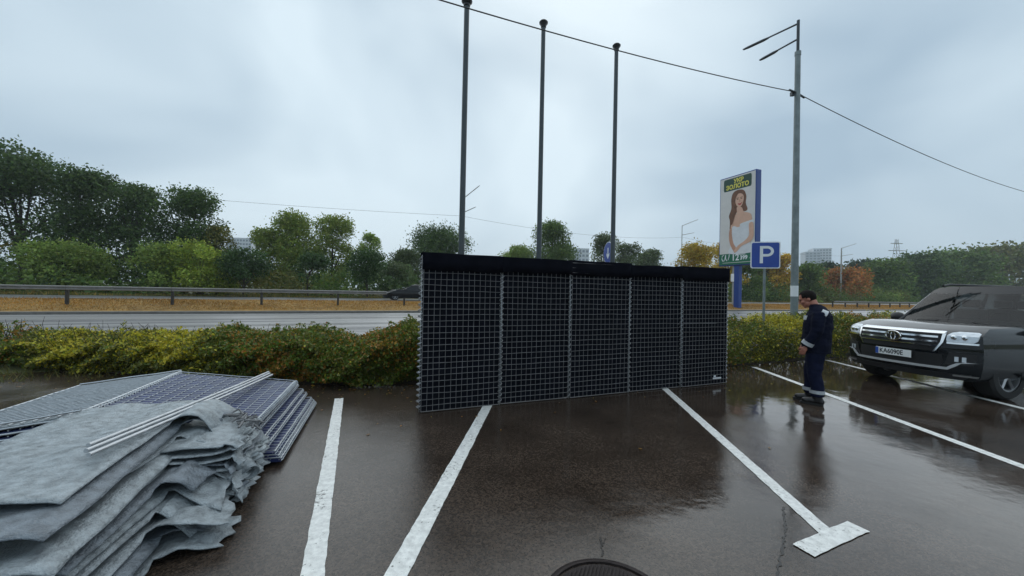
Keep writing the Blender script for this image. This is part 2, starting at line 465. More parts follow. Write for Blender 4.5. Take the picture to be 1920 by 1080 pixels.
# parking lot sheet and the soil bed under the hedge
HEDGE = [(-26, 9.2), (-16, 7.6), (-9, 6.65), (-5.2, 6.15), (-2.4, 5.85), (0.0, 6.55), (2.6, 7.45), (5.3, 8.4), (9.0, 9.9), (16, 12.6), (30, 18.2)]
def hedge_front(x):
    return float(np.interp(x, [p[0] for p in HEDGE], [p[1] for p in HEDGE]))
vs, fs = [], []
xs = np.linspace(-26, 30, 57)
for x in xs:
    vs += [(x, -12, 0), (x, hedge_front(x) + 0.25, 0)]
for i in range(56):
    fs.append((2 * i, 2 * i + 2, 2 * i + 3, 2 * i + 1))
me = bpy.data.meshes.new("parking_lot"); me.from_pydata(vs, [], fs); me.update()
link("parking_lot", me, M['lot'])["kind"] = "structure"
vs, fs = [], []
for x in xs:
    f0 = hedge_front(x)
    vs += [(x, f0 + 0.2, 0.004), (x, f0 + 0.5, 0.05), (x, f0 + 1.7, 0.05), (x, f0 + 3.2, 0.006)]
for i in range(56):
    for j in range(3):
        fs.append((4 * i + j, 4 * i + 4 + j, 4 * i + 5 + j, 4 * i + j + 1))
me = bpy.data.meshes.new("hedge_bed"); me.from_pydata(vs, [], fs); me.update()
link("hedge_bed", me, M['soil'])["kind"] = "structure"

# painted bay lines: slightly wavering, chipped edges
def painted(name, polys, z=0.004):
    mb = MB()
    for a, b, w0, w1 in polys:
        a, b = Vector(a + (0,)), Vector(b + (0,))
        d = (b - a); L = d.length; d.normalize(); p = Vector((-d.y, d.x, 0))
        k = max(8, int(L / 0.045)); rows = []
        wob = random.random() * 50
        for i in range(k + 1):
            t = i / k
            c = a + (b - a) * t
            w = (w0 + (w1 - w0) * t) / 2
            e1 = w * (1 + 0.07 * fnoise((t * L, 0, 0), 9, wob)) + 0.002 * random.uniform(-1, 1)
            e2 = w * (1 + 0.07 * fnoise((t * L, 3, 0), 9, wob)) + 0.002 * random.uniform(-1, 1)
            rows.append((c + p * e1, c - p * e2))
        vs = [(q.x, q.y, z) for r in rows for q in r]
        fs = [(2 * i, 2 * i + 1, 2 * i + 3, 2 * i + 2) for i in range(k)]
        mb.add(vs, fs)
    o = mb.build(name, M['paint']); o["kind"] = "structure"
    return o
painted("parking_line", [((-2.46, 5.40), (-0.62, 1.0), 0.115, 0.125)])
painted("parking_line", [((-0.30, 5.25), (-0.78, 0.4), 0.125, 0.135)])
painted("parking_line", [((2.78, 7.6), (2.168, 2.50), 0.11, 0.11)])
painted("parking_line_crossbar", [((1.87, 2.37), (2.46, 2.63), 0.125, 0.125)], z=0.0065)
painted("parking_line", [((5.50, 8.45), (4.74, 1.2), 0.11, 0.12)])
painted("parking_line", [((8.12, 9.6), (7.35, 2.2), 0.11, 0.12)])
painted("parking_line", [((10.8, 10.6), (10.0, 3.2), 0.11, 0.12)])

def crack(pts, w, z=0.003):
    mb = MB(); rows = []
    P = [Vector(p + (0,)) for p in pts]
    for a, b in zip(P[:-1], P[1:]):
        k = 14
        for i in range(k):
            t = i / k; c = a + (b - a) * t
            d = (b - a).normalized(); p = Vector((-d.y, d.x, 0))
            c = c + p * random.uniform(-1, 1) * w * 0.3
            ww = w * random.uniform(0.15, 1.0) / 2
            rows.append((c + p * ww, c - p * ww))
    vs = [(q.x, q.y, z) for r in rows for q in r]
    mb.add(vs, [(2 * i, 2 * i + 1, 2 * i + 3, 2 * i + 2) for i in range(len(rows) - 1)])
    o = mb.build("pavement_crack", M['crack']); o["kind"] = "structure"
crack([(2.10, 2.86), (1.90, 2.56), (1.74, 2.37), (1.52, 2.12)], 0.022)
crack([(0.612, 2.46), (0.60, 2.37), (0.585, 2.275)], 0.016)
crack([(0.648, 2.455), (0.60, 2.37)], 0.010, 0.0035)

# ------------------------------------------------------------------ leaves
PAL = {
 'dark': [(0.055, 0.100, 0.030), (0.078, 0.126, 0.036), (0.040, 0.074, 0.025)],
 'deep': [(0.036, 0.078, 0.022), (0.052, 0.098, 0.028), (0.028, 0.060, 0.018)],
 'green': [(0.087, 0.145, 0.031), (0.123, 0.181, 0.041), (0.061, 0.109, 0.026)],
 'bright': [(0.145, 0.203, 0.046), (0.109, 0.167, 0.036), (0.181, 0.232, 0.058)],
 'lime': [(0.174, 0.225, 0.031), (0.138, 0.196, 0.029), (0.217, 0.254, 0.038)],
 'yellowgreen': [(0.135, 0.180, 0.030), (0.100, 0.148, 0.028), (0.175, 0.205, 0.045)],
 'olive': [(0.110, 0.120, 0.026), (0.082, 0.100, 0.024), (0.145, 0.135, 0.032)],
 'grey': [(0.090, 0.125, 0.053), (0.119, 0.152, 0.070), (0.070, 0.099, 0.041)],
 'gold': [(0.334, 0.217, 0.031), (0.254, 0.181, 0.029), (0.174, 0.152, 0.029)],
 'amber': [(0.478, 0.217, 0.026), (0.362, 0.181, 0.026), (0.189, 0.138, 0.026)],
 'rust': [(0.275, 0.104, 0.031), (0.210, 0.096, 0.029), (0.145, 0.109, 0.031)],
 'pine': [(0.032, 0.061, 0.026), (0.043, 0.078, 0.034), (0.026, 0.049, 0.022)],
}

def leaf_mesh(name, cen, size, col, up=0.0, aspect=0.62, seed=0):
    """cen (N,3), size (N,), col (N,3): one folded rhombus per leaf"""
    rg = np.random.default_rng(seed + 5)
    N = len(cen)
    a = rg.normal(size=(N, 3)); a[:, 2] += up
    a /= np.linalg.norm(a, axis=1, keepdims=True) + 1e-9
    b = rg.normal(size=(N, 3))
    b -= a * (b * a).sum(1, keepdims=True)
    b /= np.linalg.norm(b, axis=1, keepdims=True) + 1e-9
    c = np.cross(a, b)
    s = size[:, None] * 0.5
    fold = rg.uniform(-0.35, 0.35, size=(N, 1))
    v = np.empty((N, 4, 3))
    v[:, 0] = cen - a * s
    v[:, 1] = cen + b * s * aspect + c * s * fold
    v[:, 2] = cen + a * s
    v[:, 3] = cen - b * s * aspect + c * s * fold
    me = bpy.data.meshes.new(name)
    me.vertices.add(N * 4); me.vertices.foreach_set("co", v.reshape(-1).astype(np.float32))
    me.loops.add(N * 4); me.loops.foreach_set("vertex_index", np.arange(N * 4, dtype=np.int32))
    me.polygons.add(N)
    me.polygons.foreach_set("loop_start", np.arange(0, N * 4, 4, dtype=np.int32))
    me.polygons.foreach_set("loop_total", np.full(N, 4, dtype=np.int32))
    at = me.attributes.new("leaf_colour", 'FLOAT_COLOR', 'POINT')
    cc = np.ones((N, 4, 4), dtype=np.float32); cc[:, :, :3] = col[:, None, :]
    at.data.foreach_set("color", cc.reshape(-1))
    me.update(); me.validate()
    return me

def pick_cols(n, pal, rg, jitter=0.22):
    p = np.array(PAL[pal]) if isinstance(pal, str) else np.array(pal)
    c = p[rg.integers(0, len(p), n)]
    return c * (1 + rg.uniform(-jitter, jitter, (n, 1))) * (1 + rg.uniform(-0.08, 0.08, (n, 3)))

for _k in ('gold', 'amber', 'rust'):
    PAL[_k] = [(min(0.6, q[0] * 1.35), q[1] * 1.25, q[2]) for q in PAL[_k]]
for _k in ('yellowgreen', 'bright', 'lime', 'gold', 'amber'):
    PAL[_k] = [tuple(min(0.5, c * 1.25) for c in q) for q in PAL[_k]]

for _k in PAL:
    PAL[_k] = [(min(0.6, q[0] * 1.25), min(0.5, q[1] * 1.25), q[2] * 1.1) for q in PAL[_k]]

def make_tree(name, x, y, ztop, r, pal, style, label, seed, group, leaf=None):
    rg = np.random.default_rng(seed)
    t = -x * EY + y * EX
    zb = float(np.interp(t, [a for a, _ in RISE], [b for _, b in RISE]))
    H = ztop - zb
    root = empty(name, (x, y, zb))
    tag(root, label, 'bush' if style == 'bush' else 'tree', group)
    cb = {'tree': 0.06, 'bush': 0.0, 'young': 0.40}[style]         # where the crown starts
    dist = math.hypot(x, y)
    ls = leaf or max(0.14, 0.0043 * dist)
    # lumps of foliage inside an uneven envelope
    nb = {'tree': 34, 'bush': 20, 'young': 16}[style]
    lumps = []
    for i in range(nb):
        zf = rg.uniform(0.0, 1.0) ** 0.8
        env = math.sqrt(max(0.05, 1 - ((zf - 0.38) / 0.66) ** 2))
        if style == 'young': env = math.sqrt(max(0.08, 1 - ((zf - 0.35) / 0.72) ** 2))
        an = rg.uniform(0, 2 * math.pi); rad = r * env * rg.uniform(0.25, 0.80)
        lr = r * rg.uniform(0.26, 0.48)
        zc = H * (cb + (1 - cb) * zf)
        zc = min(zc, H - lr * 0.75)
        zc = max(zc, lr * 0.5)
        lumps.append((rad * math.cos(an), rad * math.sin(an), zc, lr))
    lumps.append((rg.uniform(-.15, .15) * r, 0, H - r * 0.24, r * 0.30))
    area = sum(4 * math.pi * l[3] ** 2 for l in lumps)
    N = int(min(22000, max(1800, area * 1.0 / (ls * ls))))
    w = np.array([l[3] ** 2 for l in lumps]); w /= w.sum()
    idx = rg.choice(len(lumps), N, p=w)
    L = np.array(lumps)[idx]
    d = rg.normal(size=(N, 3)); d /= np.linalg.norm(d, axis=1, keepdims=True)
    rr = L[:, 3:4] * (rg.uniform(0.35, 1.0, (N, 1)) ** 0.5) * (1 + 0.22 * rg.normal(size=(N, 1)))
    P = L[:, :3] + d * rr * np.array([1, 1, 0.85])
    P[:, 2] = np.maximum(P[:, 2], 0.1)
    base = pick_cols(N, pal, rg)
    lump_tone = 1 + rg.uniform(-0.25, 0.25, len(lumps))               # each branch has its own leaf tone
    base *= lump_tone[idx][:, None]
    crown = link("crown", leaf_mesh("crown", P, ls * rg.uniform(0.6, 1.5, N), base, seed=seed), M['leaf'], root)
    tr = MB()
    tw = max(0.06, H * 0.017)
    bend = rg.uniform(-0.3, 0.3, 2)
    top = (bend[0], bend[1], H * 0.72)
    tr.tube([(0, 0, -0.15), (bend[0] * .3, bend[1] * .3, H * 0.25), (bend[0] * .7, bend[1] * .7, H * 0.5), top], [tw, tw * .8, tw * .55, tw * .2], 7)
    for i in range(7 if style != 'bush' else 9):
        l = lumps[i]
        z0 = H * rg.uniform(0.15, 0.45) if style != 'bush' else 0.05
        tr.tube([(bend[0] * .5, bend[1] * .5, z0), (l[0] * .5, l[1] * .5, (z0 + l[2]) * .5 + .2), (l[0], l[1], l[2])], [tw * .5, tw * .35, tw * .12], 5)
    tr.build("trunk", M['bark'], root, smooth=True)
    return root

TREES = [
    (-48.7, 37.1, 14.4, 6.4, 'dark', 'tree', 'tall dark tree at the far left edge behind the guardrail'),
    (-42.9, 37.6, 12.7, 4.0, 'dark', 'tree', 'tall dark tree second from the left edge behind the guardrail'),
    (-38.1, 37.6, 11.6, 3.1, 'dark', 'tree', 'tall dark round-topped tree with a smaller neighbour before the pale gap'),
    (-33.8, 38.4, 11.4, 4.0, 'dark', 'tree', 'broad dark green tree beside the gap with the white building'),
    (-30.7, 38.7, 7.7, 1.9, 'olive', 'tree', 'low olive brown tree leaning out of the broad dark tree'),
    (-37.5, 31.3, 5.0, 3.1, 'bright', 'bush', 'pale green bush under the leftmost tall dark trees'),
    (-31.4, 32.9, 5.1, 2.4, 'bright', 'bush', 'light green bush in front of the round-topped dark tree'),
    (-28.3, 33.8, 5.6, 2.9, 'lime', 'bush', 'bright yellow green bush under the broad dark tree'),
    (-24.7, 34.3, 5.0, 2.3, 'deep', 'young', 'small dark green rounded tree with a thin trunk below the white building'),
    (-19.9, 36.5, 4.9, 2.0, 'deep', 'young', 'small dark rounded tree standing in front of the tall yellow green tree'),
    (-15.0, 38.8, 5.5, 2.3, 'deep', 'young', 'small dark umbrella-shaped tree nearest the black sedan'),
    (-30.6, 46.5, 8.8, 2.4, 'yellowgreen', 'tree', 'thin sparse yellow green tree just beyond the white building gap'),
    (-28.5, 48.5, 11.1, 4.0, 'yellowgreen', 'tree', 'tall loose yellow green tree with sky showing through its crown'),
    (-23.5, 48.6, 11.0, 3.1, 'yellowgreen', 'tree', 'tall narrow yellow green tree beside the loose one'),
    (-20.3, 52.3, 9.3, 2.2, 'bright', 'tree', 'pale feathery green tree with a pointed top'),
    (-14.0, 44.2, 4.7, 2.5, 'grey', 'bush', 'grey green bush behind the black sedan'),
    (-14.9, 52.6, 7.1, 2.7, 'grey', 'tree', 'small grey green tree at the shoulder of the dark tree behind the flagpole'),
    (-12.1, 58.2, 11.2, 6.5, 'dark', 'tree', 'wide dark tree crown rising behind the tallest looking flagpole'),
    (1.1, 63.1, 9.2, 4.0, 'bright', 'tree', 'low pale green tree between the first two flagpoles'),
    (7.0, 65.8, 13.8, 4.9, 'green', 'tree', 'open green tree behind the middle flagpole'),
    (18.2, 74.3, 13.2, 3.8, 'grey', 'tree', 'dark grey green tree behind the round blue sign'),
    (23.7, 76.7, 11.8, 3.5, 'grey', 'tree', 'small grey green tree beside the round blue sign'),
    (30.2, 81.9, 11.4, 4.0, 'grey', 'tree', 'low rounded grey tree just above the black barrier top'),
    (31.1, 62.5, 10.1, 4.1, 'gold', 'tree', 'golden yellow tree left of the billboard'),
    (40.2, 70.0, 11.6, 3.6, 'gold', 'tree', 'golden yellow tree half hidden behind the billboard'),
    (44.8, 71.0, 8.8, 4.1, 'green', 'bush', 'green bush around the foot of the billboard post'),
    (54.8, 79.9, 10.8, 3.9, 'olive', 'tree', 'olive tree behind the blue parking sign'),
    (56.0, 77.2, 10.3, 3.3, 'amber', 'tree', 'amber orange tree between the parking sign and the lamp post'),
    (62.6, 79.1, 8.6, 4.3, 'green', 'tree', 'rounded mid green tree just past the lamp post'),
    (90.8, 107.3, 11.8, 4.6, 'pine', 'tree', 'dark pine tree under the distant tower blocks'),
    (77.6, 87.0, 8.5, 6.2, 'rust', 'tree', 'rusty brown tree behind the distant grey lamp post'),
    (113.3, 119.8, 13.9, 5.8, 'pine', 'tree', 'dark pine tree beyond the rusty brown tree'),
    (101.5, 101.3, 12.4, 6.1, 'green', 'tree', 'green tree above the parked off-road car bonnet'),
    (121.3, 112.5, 15.4, 8.8, 'dark', 'tree', 'dark green tree under the power pylon'),
    (141.9, 119.6, 17.9, 10.3, 'green', 'tree', 'mid green tree behind the off-road car roof'),
    (187.5, 142.6, 22.7, 14.3, 'olive', 'tree', 'olive green tree at the far right edge'),
]
for i, (x, y, zt, r, pal, style, lab) in enumerate(TREES):
    nm = {'tree': 'tree', 'bush': 'bush', 'young': 'young_tree'}[style]
    make_tree(nm, x, y, zt, r, pal, style, lab, 100 + i, {'tree': 'trees beyond the far carriageway', 'bush': 'bushes at the foot of the trees', 'young': 'young trees along the far carriageway'}[style])

# undergrowth and far wood: masses nobody could count
def mass(name, n, sfun, hfun, pal, ls, label, seed):
    rg = np.random.default_rng(seed)
    s, t = sfun(rg, n)
    x, y = s * EX - t * EY, s * EY + t * EX
    zb = np.interp(t, [a for a, _ in RISE], [b for _, b in RISE])
    h = hfun(s, t, rg)
    z = zb + h * rg.uniform(0, 1, n) ** 0.75
    P = np.stack([x, y, z], 1)
    col = np.empty((n, 3))
    pals = pal if isinstance(pal, list) else [pal]
    sel = (np.floor((np.sin(s * 0.21) + np.sin(s * 0.083 + 2) + 2) / 4.001 * len(pals))).astype(int)
    for k, pn in enumerate(pals):
        msk = sel == k
        col[msk] = pick_cols(int(msk.sum()), pn, rg)
    o = link(name, leaf_mesh(name, P, ls * rg.uniform(0.6, 1.5, n), col, seed=seed), M['leaf'])
    tag(o, label, 'vegetation', kind='stuff')
    return o
mass("undergrowth", 42000, lambda rg, n: (rg.uniform(-75, 130, n), 41.5 + rg.uniform(0, 1, n) ** 1.3 * 9),
     lambda s, t, rg: 1.7 + 0.9 * np.sin(s * 0.43) + 0.7 * np.sin(s * 1.1 + t) + (t - 41.5) * 0.22 + rg.uniform(-0.3, 0.5, len(s)),
     ['green', 'bright', 'olive', 'green', 'dark'], 0.34, "mixed green undergrowth filling the space under the trees", 901)
mass("far_wood", 75000, lambda rg, n: (rg.uniform(-140, 330, n), 66 + rg.uniform(0, 1, n) ** 1.2 * 16),
     lambda s, t, rg: 4.2 + 1.3 * np.sin(s * 0.19) + 1.0 * np.sin(s * 0.57 + 1) + 0.8 * np.sin(s * 1.3) + rg.uniform(-.5, .3, len(s)) + np.clip((s - 60) * 0.03, 0, 3.4),
     ['dark', 'grey', 'pine', 'dark'], 0.42, "dark band of distant woodland behind the roadside trees", 902)

# dry grass of the median
def blades(name, n, s0, s1, t0, t1, h, w, pal, label, seed, dens=None):
    rg = np.random.default_rng(seed)
    s = rg.uniform(s0, s1, n); t = rg.uniform(t0, t1, n)
    x, y = s * EX - t * EY, s * EY + t * EX
    z = np.interp(t, [a for a, _ in RISE], [b for _, b in RISE]) + 0.03
    hh = h * rg.uniform(0.4, 1.25, n) * (0.75 + 0.35 * np.sin(s * 0.7 + t) * np.sin(s * 0.23))
    an = rg.uniform(0, 2 * np.pi, n); ww = w * rg.uniform(0.6, 1.4, n)
    le = rg.normal(size=(n, 2)) * (hh * 0.45)[:, None]
    v = np.empty((n, 3, 3))
    v[:, 0] = np.stack([x - np.cos(an) * ww, y - np.sin(an) * ww, z], 1)
    v[:, 1] = np.stack([x + np.cos(an) * ww, y + np.sin(an) * ww, z], 1)
    v[:, 2] = np.stack([x + le[:, 0], y + le[:, 1], z + hh], 1)
    me = bpy.data.meshes.new(name)
    me.vertices.add(n * 3); me.vertices.foreach_set("co", v.reshape(-1).astype(np.float32))
    me.loops.add(n * 3); me.loops.foreach_set("vertex_index", np.arange(n * 3, dtype=np.int32))
    me.polygons.add(n)
    me.polygons.foreach_set("loop_start", np.arange(0, n * 3, 3, dtype=np.int32))
    me.polygons.foreach_set("loop_total", np.full(n, 3, dtype=np.int32))
    col = pick_cols(n, pal, rg, 0.3)
    tone = 1 + 0.3 * np.sin(s * 0.37 + 2 * np.sin(t * 0.6)) * np.sin(s * 0.11)
    col = col * tone[:, None]
    at = me.attributes.new("leaf_colour", 'FLOAT_COLOR', 'POINT')
    cc = np.ones((n, 3, 4), dtype=np.float32); cc[:, :, :3] = col[:, None, :]
    at.data.foreach_set("color", cc.reshape(-1)); me.update(); me.validate()
    o = link(name, me, M['straw']); tag(o, label, 'grass', kind='stuff')
    return o
STRAW = [(0.40, 0.190, 0.030), (0.32, 0.150, 0.026), (0.47, 0.255, 0.055), (0.22, 0.15, 0.035)]
blades("grass", 110000, -40, 95, 26.6, 32.2, 0.13, 0.012, STRAW, "dry straw coloured grass on the median behind the guardrail", 31)
blades("grass", 60000, -60, 120, 40.2, 44.0, 0.3, 0.03, [(0.30, 0.2, 0.05), (0.16, 0.15, 0.04), (0.1, 0.12, 0.03)], "pale rough grass strip in front of the undergrowth", 32)
blades("grass", 26000, -14, 34, 8.6, 12.3, 0.12, 0.008, [(0.10, 0.12, 0.03), (0.16, 0.14, 0.04)], "low green grass between the hedge and the road", 33)

# ------------------------------------------------------------------ the hedge
HP = {'yellow': [(0.519, 0.443, 0.032), (0.370, 0.356, 0.029), (0.600, 0.517, 0.051)],
      'olive': [(0.143, 0.160, 0.029), (0.107, 0.133, 0.026), (0.189, 0.180, 0.035)],
      'rust': [(0.382, 0.173, 0.029), (0.296, 0.153, 0.029), (0.432, 0.234, 0.036)],
      'green': [(0.104, 0.168, 0.020), (0.135, 0.209, 0.025), (0.074, 0.124, 0.018)]}
def make_hedge():
    rg = np.random.default_rng(77)
    n = 260000
    # sample more leaves where the hedge is nearest to the viewer
    x = np.where(rg.uniform(0, 1, n) < 0.55, rg.uniform(-9.5, -0.8, n), np.where(rg.uniform(0, 1, n) < 0.55, rg.uniform(2.5, 13.0, n), rg.uniform(-24, 22, n)))
    f0 = np.interp(x, [p[0] for p in HEDGE], [p[1] for p in HEDGE])
    nz = lambda a, b, k: 0.5 + 0.25 * np.sin(a * 1.7 * k + 3 * np.sin(b * 1.3)) + 0.25 * np.sin(a * 4.1 * k - b * 2.2 + 1.0)
    hmax = np.interp(x, [-24, -9, -5.5, -3, 0, 6, 10, 22], [0.52, 0.52, 0.60, 0.74, 0.80, 0.90, 0.98, 1.05])
    hmax = hmax * (0.70 + 0.32 * nz(x, x * 0.3, 1.0) + 0.18 * nz(x * 3.1, x * 0.7, 1.0))
    wdt = 1.55
    shell = rg.uniform(0, 1, n)
    P = np.empty((n, 3))
    # three populations: front face, top, inside
    a = shell < 0.46
    b = (shell >= 0.46) & (shell < 0.86)
    c = ~(a | b)
    w = np.empty(n); z = np.empty(n)
    k = int(a.sum()); u = rg.uniform(0.02, 1, k)
    bul = 0.22 * nz(x[a], u * 3, 1.4) + 0.20 * nz(x[a] * 2.3, u * 5, 1.3)
    w[a] = 0.34 - bul + 0.30 * np.clip(u - 0.55, 0, 1) ** 1.5 + rg.normal(size=k) * 0.075 + 0.18 * (1 - u) ** 2
    z[a] = u * hmax[a] * 0.97
    k = int(b.sum()); v = rg.uniform(0, 1, k)
    w[b] = 0.22 + v * (wdt - 0.2)
    z[b] = hmax[b] * (0.93 + 0.12 * nz(x[b] * 1.5, v * 4, 1.2)) - 0.10 * (2 * v - 1) ** 4 + rg.normal(size=k) * 0.05
    k = int(c.sum())
    w[c] = rg.uniform(0.3, wdt, k); z[c] = rg.uniform(0.05, 0.95, k) * hmax[c]
    # single shoots standing above the top
    sx = np.sort(np.concatenate([rg.uniform(-20, 18, 260), rg.normal(-3.9, .5, 14), rg.normal(-1.7, .3, 12), rg.normal(-5.6, .4, 12)]))
    shh = rg.uniform(0.06, 0.16, len(sx)) + (rg.uniform(0, 1, len(sx)) < 0.3) * rg.uniform(0.05, 0.16, len(sx)); sww = rg.uniform(0.35, 1.4, len(sx)); sle = rg.normal(size=len(sx)) * 0.08
    sh = rg.uniform(0, 1, n) < 0.05
    k = int(sh.sum()); pick = rg.integers(0, len(sx), k); uu = rg.uniform(-0.4, 1, k)
    x[sh] = sx[pick] + sle[pick] * uu + rg.normal(size=k) * 0.035
    f0 = np.interp(x, [p[0] for p in HEDGE], [p[1] for p in HEDGE])
    z[sh] = np.interp(sx[pick], [-24, -9, -5.5, -3, 0, 6, 10, 22], [0.50, 0.50, 0.58, 0.72, 0.78, 0.88, 0.96, 1.03]) + shh[pick] * uu
    w[sh] = sww[pick] + rg.normal(size=k) * 0.03
    P[:, 0] = x - w * 0.30; P[:, 1] = f0 + w; P[:, 2] = z + 0.02
    # colour patches
    q = np.sin(x * 0.9 + 1.3) + np.sin(x * 2.3 + z * 4) * 0.7 + rg.normal(size=n) * 0.75 - 0.35 * (x + 4) / 5 * (x < 2)
    col = np.empty((n, 3))
    lab = np.where(q > 0.85, 0, np.where(q > -0.45, 1, np.where(q > -1.45, 3, 2)))
    lab = np.where((lab == 0) & (z < 0.5 * hmax) & (rg.uniform(0, 1, n) < 0.6), 1, lab)
    for i, kx in enumerate(['yellow', 'olive', 'rust', 'green']):
        msk = lab == i; col[msk] = pick_cols(int(msk.sum()), HP[kx], rg)
    root = empty("hedge", (0, 6.6, 0))
    P -= np.array([0, 6.6, 0])
    fo = link("foliage", leaf_mesh("foliage", P, rg.uniform(0.022, 0.075, n), col, up=0.25, aspect=0.55, seed=3), M['hedge'], root)
    fo["kind"] = "stuff"
    tw = MB()
    for i in range(900):
        xx = rg.uniform(-12, 14); ff = hedge_front(xx) - 6.6
        bx, by = xx - 0.25, ff + rg.uniform(0.35, 1.4)
        hx = hedge_front(xx)
        tip = (bx + rg.normal() * 0.22, by + rg.normal() * 0.2 - 0.1, rg.uniform(0.35, 0.85))
        tw.tube([(bx, by, 0), ((bx + tip[0]) / 2 + rg.normal() * .04, (by + tip[1]) / 2, tip[2] * .55), tip], [0.010, 0.007, 0.003], 4)
    tw.build("twigs", M['twig'], root)["kind"] = "stuff"
    tag(root, "long low hedge with olive, yellow and rusty leaves along the parking lot", "hedge")
make_hedge()

# leaves fallen on the wet asphalt in front of the hedge
def litter():
    rg = np.random.default_rng(19)
    n = 1500
    x = rg.uniform(-9, 14, n)
    y = np.interp(x, [p[0] for p in HEDGE], [p[1] for p in HEDGE]) + 0.25 - np.abs(rg.normal(size=n)) ** 1.6 * 0.55
    P = np.stack([x, y, np.full(n, 0.008)], 1)
    col = pick_cols(n, HP['rust'] + HP['yellow'][:1], rg, 0.4) * 0.7
    me = leaf_mesh("fallen_leaves", P, rg.uniform(0.025, 0.06, n), col, seed=8)
    co = np.empty(len(me.vertices) * 3, dtype=np.float32); me.vertices.foreach_get("co", co)
    co = co.reshape(-1, 3); co[:, 2] = 0.008 + (co[:, 2] - 0.008) * 0.12; me.vertices.foreach_set("co", co.reshape(-1)); me.update()
    tag(link("fallen_leaves", me, M['hedge']), "wet fallen leaves scattered on the asphalt along the hedge", "leaves", kind="stuff")
litter()

# ------------------------------------------------------------------ guardrail on the median
def guardrail(s0, s1, step, t, zb, h, label, beam_h=0.24, beam_end=None):
    root = empty("guardrail", road_pt(s0, t, zb), RA)
    tag(root, label, "guardrail")
    n = int(round((s1 - s0) / step))
    post = MB().box((0, 0, h * 0.5 - 0.15), (0.12, 0.14, h + 0.2)).mesh("post")
    prof = [(0.0, 0.0), (0.045, 0.035), (0.045, 0.10), (0.0, 0.14), (0.0, 0.17), (0.045, 0.21), (0.045, 0.275), (0.0, 0.31)]
    prof = [(a, b * beam_h / 0.31) for a, b in prof]
    mb = MB()
    ring = lambda x: [(x, -0.12 - a, h - beam_h + b) for a, b in prof] + [(x, -0.105 - a, h - beam_h + b) for a, b in reversed(prof)]
    mb.rings([ring(0.01), ring(step - 0.01)])
    beam = mb.mesh("rail")
    for i in range(n + 1):
        p = link("post", post, M['rail_post'], root); p.location = (i * step, 0, 0)
        if i < n + (beam_end is not None):
            b = link("rail", beam, M['rail'], root); b.location = (i * step, 0, 0)
            b.rotation_euler = (0, 0, random.uniform(-0.002, 0.002))
            if beam_end is not None and i == n: b.scale.x = beam_end
    return root
S_POST = -20.11 * EX + 22.13 * EY                                   # a post seen at the left of the photograph
guardrail(S_POST - 4.45 * 7, S_POST + 4.45 * 2, 4.45, 28.5, 0.36, 1.04, "long grey steel guardrail on dark posts along the median opposite the hedge", beam_end=0.72)
o = MB().box((0, 0, 0.2), (0.12, 0.14, 0.75)).build("marker_post", M['rail_post']); o.location = road_pt(S_POST + 4.45 * 3, 28.5, 0.36); o.rotation_euler = (0, 0, RA); tag(o, "lone short dark post in the dry grass below the black sedan", "post")
guardrail(61.0, 61.0 + 3.2 * 22, 3.2, 28.2, 0.33, 0.85, "farther low guardrail with dark posts beyond the off-road car bonnet", 0.2)

# ------------------------------------------------------------------ the standing mesh barrier
BA = math.atan2(6.86 - 4.85, 3.97 + 1.17)
BL = math.hypot(6.86 - 4.85, 3.97 + 1.17)
PW = BL / 5
CELLX, ROWS = 14, 26
MH = 2.04
def wire_panel(w, h, nx, ny, r, jit=0.0, seed=0, sides=4):
    rg = random.Random(seed); mb = MB()
    for i in range(nx + 1):
        x = w * i / nx
        x = min(max(x, r), w - r)
        j = [rg.uniform(-jit, jit) for _ in range(4)]
        mb.tube([(x + (j[k] if 0 < i < nx else 0), -r if (k % 2) else -r, h * k / 3) for k in range(4)], r if 0 < i < nx else r * 1.5, sides)
    for i in range(ny + 1):
        z = min(max(h * i / ny, r), h - r)
        j = [rg.uniform(-jit, jit) for _ in range(4)]
        mb.tube([(w * k / 3, -3 * r, z + (j[k] if 0 < i < ny else 0)) for k in range(4)], r if 0 < i < ny else r * 1.4, sides)
    return mb
barrier = empty("mesh_barrier", (-1.17, 4.85, 0), BA)
tag(barrier, "tall folding wire mesh barrier lined with black cloth standing on the wet lot", "barrier")
front_meshes = [wire_panel(PW - 0.03, MH, CELLX, ROWS, 0.0034, 0.006, 50 + i).mesh("wire_mesh") for i in range(5)]
def cloth_sheet(w, h, amp, seed, nx=18, nz=30, thick=0.008, hem=0.0):
    vs, fs = [], []
    for k in range(nz + 1):
        for i in range(nx + 1):
            x = w * i / nx; z = h * k / nz
            y = amp * (fnoise((x, 0, z), 2.1, seed) + 0.5 * fnoise((x, 0, z), 5.3, seed + 3))
            zz = z
            if k == 0: zz -= hem * (0.5 + 0.5 * fnoise((x, 1, 0), 4.0, seed))
            vs.append((x, y, zz))
    n = len(vs)
    vs += [(x, y + thick, z) for x, y, z in vs]
    W = nx + 1
    for k in range(nz):
        for i in range(nx):
            a = k * W + i
            fs.append((a, a + 1, a + W + 1, a + W)); fs.append((n + a, n + a + W, n + a + W + 1, n + a + 1))
    for i in range(nx):
        fs.append((i, n + i, n + i + 1, i + 1)); a = nz * W + i; fs.append((a, a + 1, n + a + 1, n + a))
    for k in range(nz):
        a = k * W; fs.append((a, a + W, n + a + W, n + a)); a = k * W + nx; fs.append((a, n + a, n + a + W, a + W))
    return MB().add(vs, fs)
